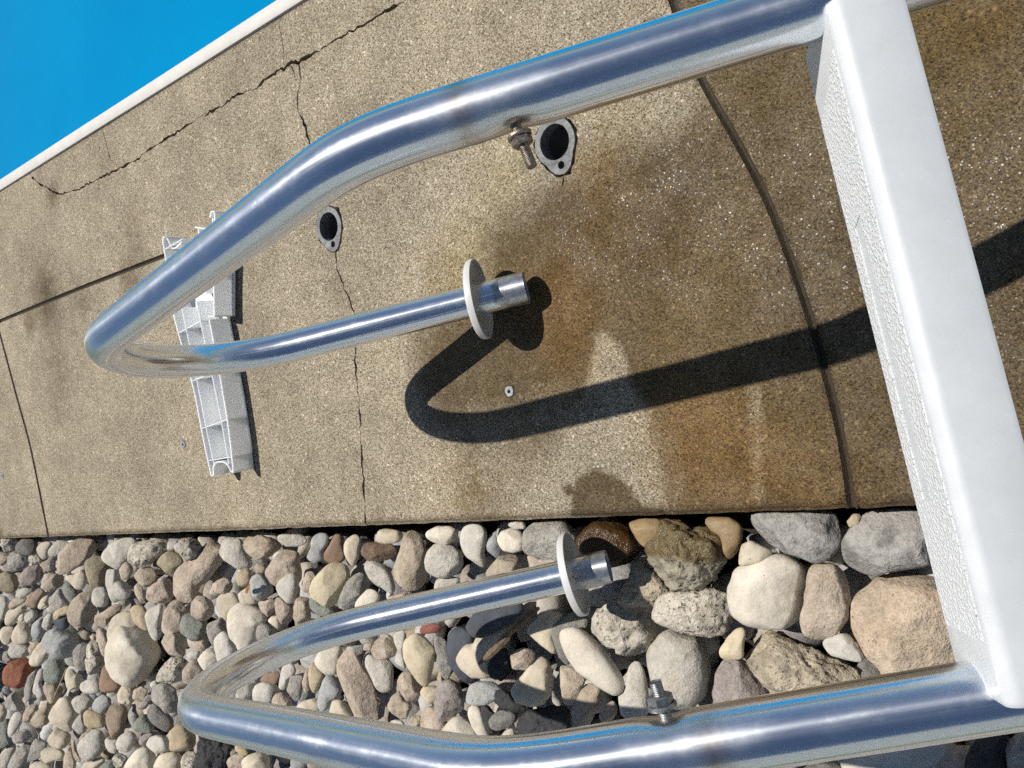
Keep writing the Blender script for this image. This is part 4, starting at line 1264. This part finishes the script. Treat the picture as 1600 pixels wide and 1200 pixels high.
w 0 : 30 11, 40 9, 50 10, 48 16, 38 16
g 1 : 46 30, 48 18, 54 11, 70 8, 86 9, 94 18, 96 28, 90 38, 80 44, 62 43, 50 40
t 0 : 8 62, 14 54, 22 44, 30 36, 38 37, 44 48, 48 54, 40 62, 20 68
k -1 : 46 42, 52 40, 62 44, 80 45, 86 50, 70 54, 54 53, 48 48
O 0 : 97 26, 102 18, 112 9, 136 9, 146 16, 150 28, 154 36, 150 46, 138 50, 122 52, 108 46, 100 36
@S6 960 790 5.715
Z 0 : 11 16, 22 12, 40 12, 44 20, 36 30, 28 38, 22 32, 14 24
E 2 : 28 42, 34 30, 40 18, 46 9, 56 8, 60 16, 70 22, 84 22, 96 26, 97 44, 97 60, 90 70, 82 74, 66 74, 52 76, 44 68, 34 56
Z -1 : 78 11, 92 10, 104 11, 114 18, 114 28, 110 40, 104 52, 98 50, 98 36, 94 26, 84 20
M 0 : 18 46, 22 38, 28 42, 34 56, 44 68, 50 76, 52 84, 40 90, 34 96, 22 96, 10 100, 2 92, 6 76, 14 66
m 1 : 34 100, 36 90, 42 80, 52 76, 68 76, 84 74, 94 78, 102 80, 104 94, 112 104, 104 112, 92 116, 76 114, 60 112, 48 106, 38 104
@S7 1100 790 3.87
v 2 : 25 7, 30 4, 46 3, 66 3, 80 4, 83 14, 82 24, 76 32, 68 35, 58 32, 48 29, 38 26, 32 22, 28 14
c 0 : 19 32, 22 24, 28 21, 34 24, 42 28, 40 34, 28 36, 20 36
C 2 : 15 58, 16 48, 20 38, 28 34, 40 29, 52 31, 60 36, 61 46, 60 58, 58 68, 50 74, 38 74, 26 72, 18 66
k 1 : 58 74, 60 62, 62 50, 63 38, 70 35, 80 36, 86 44, 88 56, 87 68, 80 78, 72 81, 62 79
v 1 : 84 26, 85 18, 92 10, 100 3, 116 2, 132 2, 150 10, 152 30, 136 36, 124 38, 112 40, 100 43, 92 40, 86 36
s 1 : 88 64, 90 56, 100 48, 106 43, 120 41, 138 40, 150 50, 158 70, 166 90, 150 100, 130 106, 112 108, 106 96, 98 90, 92 78
w 0 : 71 82, 80 78, 88 77, 92 86, 98 92, 98 95, 86 93, 76 90
M 0 : 23 82, 28 74, 38 75, 52 82, 62 88, 74 92, 88 96, 96 104, 98 114, 80 128, 50 132, 44 116, 36 106, 26 94
Y -1 : 9 88, 14 80, 20 74, 26 74, 24 82, 24 92, 16 94, 10 93
p 0 : 6 110, 8 98, 14 92, 24 94, 32 98, 40 108, 46 118, 44 132, 6 132
y -2 : 86 10, 90 5, 95 5, 94 12, 88 14
@S8 1200 1100 4
w 0 : 44 34, 60 26, 80 20, 104 18, 114 22, 120 32, 122 46, 110 60, 60 60, 50 46
D 0 : 122 40, 126 28, 132 18, 146 12, 150 24, 148 36, 150 46, 140 52, 124 50
g 0 : 148 28, 154 18, 166 10, 176 16, 176 50, 152 50, 150 36
d 0 : 20 42, 34 32, 42 32, 48 46, 40 56, 20 54
@S1 320 960 8
C 2 : 25 14, 28 2, 36 -10, 46 -16, 58 -12, 72 -4, 78 8, 70 12, 66 20, 64 30, 58 44, 48 52, 40 36, 30 26
w 1 : 60 96, 64 88, 74 84, 84 86, 92 92, 96 100, 88 106, 82 114, 62 112
k 0 : 84 108, 88 100, 96 97, 104 104, 110 114, 104 122, 86 120
g 0 : 36 100, 46 90, 58 85, 64 90, 60 102, 50 108, 40 107
w 0 : 94 84, 96 72, 98 64, 108 60, 114 68, 112 76, 104 82, 102 90, 100 96, 92 94
g 1 : 101 88, 104 78, 112 77, 122 76, 123 88, 120 100, 116 112, 112 112, 108 102, 102 96
k 0 : 122 84, 126 72, 128 64, 132 72, 130 84, 130 96, 126 104, 122 98
c 0 : 114 114, 124 108, 136 105, 146 106, 146 116, 140 122, 116 122
o -1 : 66 84, 74 76, 90 70, 94 74, 92 84, 88 88, 76 84
g 0 : 64 32, 66 20, 70 10, 80 14, 90 22, 90 32, 76 40, 66 44
c 0 : 79 8, 84 2, 92 2, 94 12, 92 19, 84 14"""
PAL = {  # code: (appearance sRGB, words, wet, pit)
 'w': ((206, 204, 198), "white", 0, .05), 'c': ((212, 198, 172), "cream", 0, .0), 'C': ((224, 216, 200), "smooth pale cream", 0, 0),
 't': ((186, 166, 138), "tan", 0, .15), 'k': ((194, 172, 150), "pinkish beige", 0, .2), 'g': ((162, 160, 156), "grey", 0, .45),
 'G': ((190, 187, 180), "light grey", 0, .15), 'd': ((112, 111, 110), "dark grey", 0, .3), 'D': ((70, 71, 74), "charcoal", 0, .4),  # charcoal also paints the lower rail's shade onto some stones
 'b': ((165, 174, 182), "pale blue-grey", 0, .1), 'B': ((82, 90, 104), "slate blue", 0, .05), 'y': ((196, 172, 120), "yellow ochre", 0, .1),  # slate blue also carries painted shade on stones below the short leg
 'Y': ((218, 201, 158), "buttery yellow", 0, .0), 'o': ((150, 105, 58), "brown", 0, 0), 'q': ((158, 128, 96), "brown", 0, .1), 'r': ((172, 92, 50), "rust orange", 0, .2),
 'n': ((128, 143, 134), "green-grey", 0, .2), 'N': ((112, 116, 106), "dark green speckled", 0, .3), 'p': ((160, 147, 148), "mauve grey", 0, .4),
 'e': ((156, 142, 98), "olive", 0, .1), 'm': ((204, 197, 182), "white pitted", 0, 1.0), 'M': ((196, 180, 148), "mottled ochre and white", 0, .9),
 'O': ((132, 98, 62), "wet brown", 1, .2), 'Z': ((196, 164, 102), "wet golden", .55, .0), 'E': ((178, 168, 138), "rough olive-grey, half wet", .5, .7),
 'v': ((160, 160, 162), "silvery grey", 0, .25), 's': ((206, 180, 148), "sandy tan", 0, .35), 'W': ((140, 105, 78), "wood", 0, 0), 'R': ((150, 72, 62), "brick", 0, 0)}
ALB = 0.92
def parse():
    out = []; ox = oy = 0; sc = 1
    for ln in STONES.strip().splitlines():
        if ln.startswith('@'):
            _, a, b, c = ln.split(); ox, oy, sc = float(a), float(b), float(c); continue
        hd, body = ln.split(':'); code, lift = hd.split()
        P = np.array([[float(v) for v in q.split()] for q in body.split(',')]) * 10.0 / sc + np.array([ox, oy])
        out.append((code, float(lift), P))
    return out
def area_c(P):
    x, y = P[:, 0], P[:, 1]; x1, y1 = np.roll(x, -1), np.roll(y, -1)
    c = x * y1 - x1 * y; A = c.sum() / 2
    return abs(A), np.array([((x + x1) * c).sum(), ((y + y1) * c).sum()]) / (6 * A)
specs = []
for code, lift, P in parse():
    A, c = area_c(P)
    specs.append(dict(code=code, lift=lift, P=P, A=A, c=c))

def stone_mesh(sp, seed):
    r = np.random.default_rng(seed)
    P, c, A = sp['P'], sp['c'], sp['A']
    d = ray(*c)
    z = -0.045
    for _ in range(4):
        t = (z - CAM[2]) / d[2]
        req = math.sqrt(A / math.pi) * t / F_PX
        z = -0.012 - 0.78 * req + sp['lift'] * 0.007
    C0 = CAM + d * t
    n = -d / np.linalg.norm(d); n = 0.42 * n + 0.58 * np.array([0, 0, 1.0]); n /= np.linalg.norm(n)
    e1 = np.cross([0, 1.0, 0], n); e1 /= np.linalg.norm(e1); e2 = np.cross(n, e1)
    Q = []
    for p in P:
        rr = ray(*p); q = CAM + rr * (((C0 - CAM) @ n) / (rr @ n)) - C0
        Q.append((q @ e1, q @ e2))
    Q = np.array(Q) * 1.025
    nth = 84 if req > 0.045 else (60 if req > 0.03 else 44)
    nph = nth // 2
    th = np.linspace(0, 2 * math.pi, nth, endpoint=False)
    rad = np.zeros(nth)
    for i, a in enumerate(th):
        dr = np.array([math.cos(a), math.sin(a)]); best = 0.0
        for k in range(len(Q)):
            p0, p1 = Q[k], Q[(k + 1) % len(Q)]; e = p1 - p0
            den = dr[0] * e[1] - dr[1] * e[0]
            if abs(den) < 1e-12: continue
            tt = (p0[0] * e[1] - p0[1] * e[0]) / den; uu = (p0[0] * dr[1] - p0[1] * dr[0]) / den
            if tt > 0 and -1e-6 <= uu <= 1 + 1e-6: best = max(best, tt)
        rad[i] = best
    if (rad <= 0).any(): rad[rad <= 0] = req
    for _ in range(2):
        rad = 0.25 * np.roll(rad, 1) + 0.5 * rad + 0.25 * np.roll(rad, -1)
    minor = A / (math.pi * (np.sqrt(((P - c) ** 2).sum(1)).max())) * t / F_PX
    T = 0.70 * min(req, minor * 1.15) * r.uniform(0.85, 1.1)
    rough = sp['code'] in 'mMEDgpWtkv'
    ex = r.uniform(0.72, 0.95)
    loc = []
    for i in range(1, nph):
        ph = -math.pi / 2 + math.pi * i / nph
        cr = math.cos(ph) ** ex; sr = math.copysign(abs(math.sin(ph)) ** ex, math.sin(ph))
        # cross-section leans from round towards the traced outline near the rim
        k = cr ** 0.6
        rr = (rad * k + rad.mean() * (1 - k) * np.minimum(1, rad / rad.mean())) * cr
        loc.append(np.c_[rr * np.cos(th), rr * np.sin(th), np.full(nth, sr * T)])
    loc = np.concatenate(loc + [np.array([[0, 0, -T], [0, 0, T]])])
    # flat worn facets on the upper side
    for _ in range(r.integers(5, 9) if rough else r.integers(2, 5)):
        mdir = r.normal(0, 1, 3); mdir[2] = abs(mdir[2]) + 0.35; mdir /= np.linalg.norm(mdir)
        sup = (loc @ mdir).max(); dd = sup * r.uniform(0.70, 0.88)
        ov = loc @ mdir - dd
        m_ = ov > 0
        loc[m_] -= np.outer(ov[m_] * (0.95 if rough else 0.7), mdir)
    # lumps
    craggy = sp['code'] in 'mMED'
    amp = (0.15 if craggy else 0.07 if rough else 0.04) * min(req, minor)
    f1 = 2.2 / max(req, 1e-3); so = Vector(r.uniform(-50, 50, 3))
    out = np.empty_like(loc)
    for i, v in enumerate(loc):
        vv = Vector(v)
        h = noise.noise(vv * f1 + so) + 0.5 * noise.noise(vv * f1 * 2.3 + so)
        if rough: h += 0.30 * noise.noise(vv * f1 * 6 + so)
        if craggy: h += 0.5 * (0.5 - 2 * abs(noise.noise(vv * f1 * 3.1 + so))) + 0.3 * noise.noise(vv * f1 * 11 + so)
        l = np.linalg.norm(v) + 1e-9
        out[i] = v + v / l * h * amp
    B = np.array([e1, e2, n])
    verts = out @ B
    fs = []
    for i in range(nph - 2):
        for j in range(nth):
            a = i * nth + j; b = i * nth + (j + 1) % nth
            fs.append((a, b, b + nth, a + nth))
    bot, top = len(verts) - 2, len(verts) - 1
    for j in range(nth):
        fs.append(((j + 1) % nth, j, bot)); fs.append(((nph - 2) * nth + j, (nph - 2) * nth + (j + 1) % nth, top))
    return C0, verts, fs, req, t

def stone_attrs(sp, verts, req, seed):
    r = np.random.default_rng(seed + 999)
    rgb, _, wet, pit = PAL[sp['code']]
    base = lin(rgb); base = (base * 0.62 + base @ np.array([.2126, .7152, .0722]) * 0.38 * np.array([1.05, 1.0, 0.92])) * ALB * r.uniform(0.93, 1.06)
    if sp['code'] not in 'DBOZEr': base = (base * 0.82 + 0.08) * np.array([1.04, 1.0, 0.92])
    tone = np.ones((len(verts), 4)); tone[:, :3] = base
    alt = base * r.uniform(0.72, 0.92) * np.array([1.0, r.uniform(0.93, 1.0), r.uniform(0.85, 0.98)])
    so = Vector(r.uniform(-50, 50, 3)); f = 1.1 / max(req, 1e-3)
    w = np.zeros(len(verts)); p = np.full(len(verts), pit)
    for i, v in enumerate(verts):
        k = noise.noise(Vector(v) * f + so)
        a = min(1, max(0, (k - 0.05) * 3))
        if sp['code'] in 'MEmv':
            k2 = noise.noise(Vector(v) * f * 2.4 + so)
            if k2 > 0.15: tone[i, :3] = base * (1 - 0.35 * min(1, (k2 - .15) * 4))
        tone[i, :3] = tone[i, :3] * (1 - 0.55 * a) + alt * 0.55 * a
        if wet:
            w[i] = wet if sp['code'] != 'E' else min(1.0, max(0.0, 0.5 + (-0.004 + 0.028 * k - v[1]) / 0.016))
    return {'tone': tone, 'wet': w, 'pit': p}

# landmarks that the labels lean on
def zone(c):
    x, y = c
    edge = 842 - 0.036 * x
    rail_top = np.interp(x, [300, 340, 400, 470, 560, 640, 750, 880, 960], [1075, 1035, 1010, 975, 950, 930, 905, 878, 865])
    rail_long = np.interp(x, [290, 460, 700, 790, 980, 1600], [1120, 1145, 1185, 1200, 1175, 1090])
    if y > rail_long and x > 290: return "under the lower rail"
    if y - edge < 34: return "along the deck edge"
    if x < 285: return "left of the lower rail"
    if x < 960 and y < rail_top: return "above the lower rail's short leg"
    if x < 960: return "inside the lower rail's loop"
    return "between lower flange and white step"
def sizeword(req):
    return "small" if req < 0.027 else ("medium" if req < 0.045 else "large")
def shapeword(P, c):
    q = P - c; cov = q.T @ q; w = np.sqrt(np.linalg.eigvalsh(cov)); k = w[1] / max(w[0], 1e-6)
    return "long" if k > 1.9 else ("oval" if k > 1.35 else "rounded")
ORD = ["leftmost", "second from left", "third from left", "fourth from left", "fifth from left", "sixth from left", "seventh from left", "eighth from left", "ninth from left", "tenth from left", "eleventh from left", "twelfth from left"]
built = []
for i, sp in enumerate(specs):
    C0, verts, fs, req, t = stone_mesh(sp, 1000 + i)
    at = stone_attrs(sp, verts, req, i)
    code = sp['code']
    if code == 'W':
        o = mesh_obj("driftwood_piece", verts, fs, M_WOOD, None, True)
        tag(o, "short weathered brown driftwood block wedged among the stones by the deck edge", "driftwood")
    elif code == 'R':
        o = mesh_obj("brick_fragment", verts, fs, M_BRICK, None, False)
        tag(o, "small red brick fragment beside the lower rail's short leg", "brick")
    else:
        o = mesh_obj("river_stone", verts, fs, M_STONE, None, True, at)
        built.append((o, sp, req))
    o.location = C0
groups = {}
for o, sp, req in built:
    words = PAL[sp['code']][1]; shp = shapeword(sp['P'], sp['c'])
    groups.setdefault((sizeword(req), shp, words, zone(sp['c'])), []).append((sp['c'][0], o))
for (sz, shp, words, zn), lst in groups.items():
    lst.sort(key=lambda a: a[0])
    for k, (_, o) in enumerate(lst):
        lab = f"{sz} {shp} {words} stone {zn}"
        if len(lst) > 1:
            pos = "rightmost" if (k == len(lst) - 1) else ORD[min(k, len(ORD) - 1)]
            lab = f"{pos} of {sz} {shp} {words} stones {zn}"
        tag(o, lab, "stone", "river stones in the bed beside the deck")

# the rest of the bed: lower layers in view and the bed beyond the frame, too many to count
def ico(sub):
    bm = bmesh.new(); bmesh.ops.create_icosphere(bm, subdivisions=sub, radius=1.0)
    v = np.array([x.co[:] for x in bm.verts]); f = np.array([[q.index for q in x.verts] for x in bm.faces]); bm.free()
    return v, f
iv, jf = ico(3)
variants = []
for k in range(14):
    r = np.random.default_rng(k)
    so = Vector(r.uniform(-30, 30, 3)); s = iv.copy()
    for q in range(5):
        md = r.normal(0, 1, 3); md /= np.linalg.norm(md); ov = s @ md - r.uniform(0.62, 0.85); mm = ov > 0; s[mm] -= np.outer(ov[mm] * 0.8, md)
    h = np.array([noise.noise(Vector(v) * 1.3 + so) + 0.4 * noise.noise(Vector(v) * 3 + so) for v in iv])
    variants.append(s * (1 + 0.16 * h)[:, None])
def rot_rand(r):
    q = r.normal(0, 1, 4); q /= np.linalg.norm(q); w, x, y, z = q
    return np.array([[1 - 2 * (y * y + z * z), 2 * (x * y - z * w), 2 * (x * z + y * w)], [2 * (x * y + z * w), 1 - 2 * (x * x + z * z), 2 * (y * z - x * w)], [2 * (x * z - y * w), 2 * (y * z + x * w), 1 - 2 * (x * x + y * y)]])
codes = list("cccCkktgGGGwwwbmyp")
allv, allf, allc, allp = [], [], [], []
nv = 0
def put(x, y, z, s, r):
    global nv
    v = variants[r.integers(len(variants))] * (s * np.array([r.uniform(1.0, 1.45), r.uniform(0.8, 1.05), r.uniform(0.6, 0.85)]))
    v = v @ rot_rand(r).T
    v = v + np.array([x, y, z])
    allv.append(v); allf.append(jf + nv); nv += len(v)
    code = codes[r.integers(len(codes))]
    c = lin(PAL[code][0]); c = ((c * 0.55 + c.mean() * 0.45 * np.array([1.04, 1, .93])) * 0.80 + 0.085) * ALB * r.uniform(0.8, 1.02)
    cc = np.ones((len(v), 4)); cc[:, :3] = c
    allc.append(cc); allp.append(np.full(len(v), PAL[code][3]))
r = np.random.default_rng(42)
def frame_in(p, mgn):
    d = p - CAM; z = d @ FWD
    if z < 0.05: return False
    q = project(p); return -mgn < q[0] < 1600 + mgn and -mgn < q[1] < 1200 + mgn
# lower layer under everything near the view
pitch = 0.062
for yy in np.arange(0.285, 1.45, pitch):
    for xx in np.arange(-0.1, 3.6, pitch):
        x, y = xx + r.uniform(-.02, .02), yy + r.uniform(-.016, .02)
        put(x, y, -0.118 + r.uniform(-.012, .012), r.uniform(0.030, 0.043), r)
# surface layer outside the traced stones
for yy in np.arange(0.290, 1.9, 0.064):
    for xx in np.arange(-1.2, 4.6, 0.068):
        x, y = xx + r.uniform(-.018, .018), yy + r.uniform(-.016, .016)
        p = np.array([x, y, -0.04])
        if frame_in(p, 18): continue
        if not (-0.4 < x < 3.7 and y < 1.4) and r.random() < 0.25: continue
        put(x, y, -0.052 + r.uniform(-.012, .012), r.uniform(0.026, 0.046), r)
AV = np.concatenate(allv); AF = np.concatenate(allf)
me = bpy.data.meshes.new("pebble_bed")
me.vertices.add(len(AV)); me.vertices.foreach_set('co', AV.ravel())
me.loops.add(AF.size); me.loops.foreach_set('vertex_index', AF.ravel().astype(np.int32))
me.polygons.add(len(AF)); me.polygons.foreach_set('loop_start', np.arange(0, AF.size, 3, dtype=np.int32)); me.polygons.foreach_set('loop_total', np.full(len(AF), 3, np.int32))
me.polygons.foreach_set('use_smooth', np.ones(len(AF), bool))
me.update(calc_edges=True)
me.materials.append(M_STONE)
at = me.attributes.new('tone', 'FLOAT_COLOR', 'POINT'); at.data.foreach_set('color', np.concatenate(allc).astype(np.float32).ravel())
at = me.attributes.new('pit', 'FLOAT', 'POINT'); at.data.foreach_set('value', np.concatenate(allp).astype(np.float32))
at = me.attributes.new('wet', 'FLOAT', 'POINT'); at.data.foreach_set('value', np.zeros(len(AV), np.float32))
bed = link(bpy.data.objects.new("pebble_bed", me)); bed['kind'] = 'stuff'
bed['label'] = "mass of smaller river pebbles under and around the large stones"; bed['category'] = "pebbles"
soil = mesh_obj("bed_soil", [(-2.5, 0.185, -0.15), (5.5, 0.25, -0.15), (5.5, 2.35, -0.15), (-2.5, 2.35, -0.15)], [(0, 1, 2, 3)], M_SOIL)
soil['kind'] = 'structure'

# ------------------------------------------------------------------ bark strip, straw, leaf
def strip(name, pts, w, th, mat, label, cat, z):
    P = np.array([G(x, y, zz) for (x, y), zz in zip(pts, z)])
    s = np.r_[0, np.cumsum(np.linalg.norm(np.diff(P, axis=0), axis=1))]
    q = np.linspace(0, s[-1], 26)
    X = np.c_[[np.interp(q, s, P[:, k]) for k in range(3)]].T
    T = np.gradient(X, axis=0); T /= np.linalg.norm(T, axis=1)[:, None]
    vs, fs = [], []
    for i in range(len(X)):
        sd = np.cross(T[i], [0, 0, 1.0]); sd /= np.linalg.norm(sd); up = np.cross(sd, T[i])
        ww = w * (0.75 + 0.35 * noise.noise(Vector((i * 0.35, 1.7, w * 90)))) * min(1, 0.3 + 4 * min(i, len(X) - 1 - i) / len(X))
        for a, b in ((-1, 0), (-0.5, 0.8), (0.3, 1), (1, 0.1), (0.4, -0.7), (-0.6, -0.6)):
            vs.append(X[i] + sd * a * ww / 2 + up * b * th / 2 * (1 + 0.5 * noise.noise(Vector((i * 0.9, a * 3, 0)))))
    for i in range(len(X) - 1):
        for j in range(6):
            fs.append((i * 6 + j, i * 6 + (j + 1) % 6, (i + 1) * 6 + (j + 1) % 6, (i + 1) * 6 + j))
    fs.append(tuple(range(6))[::-1]); fs.append(tuple((len(X) - 1) * 6 + j for j in range(6)))
    o = mesh_obj(name, vs, fs, mat, None, False)
    return tag(o, label, cat)
strip("bark_strip", [(750, 1036), (780, 1008), (800, 985), (822, 965), (842, 950)], 0.020, 0.010, M_WOOD, "dark strip of bark lying on a cream stone inside the lower rail's loop", "bark", [0.004, 0.008, 0.008, 0.004, -0.004])
strip("dry_straw", [(82, 1094), (90, 1076), (98, 1058), (104, 1042)], 0.004, 0.002, M_STRAW, "pale straw blade lying near the blue-green stone at far left", "straw", [0.012] * 4)
strip("dry_straw", [(40, 960), (46, 935), (50, 915)], 0.003, 0.002, M_STRAW, "thin straw stalk near the olive stone at far left", "straw", [0.010] * 3)
strip("dry_leaf", [(384, 926), (388, 918), (390, 912)], 0.013, 0.003, M_LEAF, "tiny orange dry leaf on the stones near the deck edge", "leaf", [0.006, 0.010, 0.006])

# ------------------------------------------------------------------ house wall behind the photographer's right hand: it shows in the chrome
vs, fs = [], []
for k in range(22):
    z0, z1 = -0.30 + k * 0.16, -0.30 + (k + 1) * 0.16
    a = len(vs)
    vs += [(-6, 4.60, z0), (9, 4.60, z0), (9, 4.618, z1), (-6, 4.618, z1), (-6, 4.618, z0), (9, 4.618, z0)]
    fs += [(a, a + 1, a + 2, a + 3), (a, a + 4, a + 5, a + 1)]
hw = mesh_obj("house_wall", vs, fs, M_SIDING)
tag(hw, "pale lap-sided house wall seen only as a band mirrored in the chrome rails", "wall")
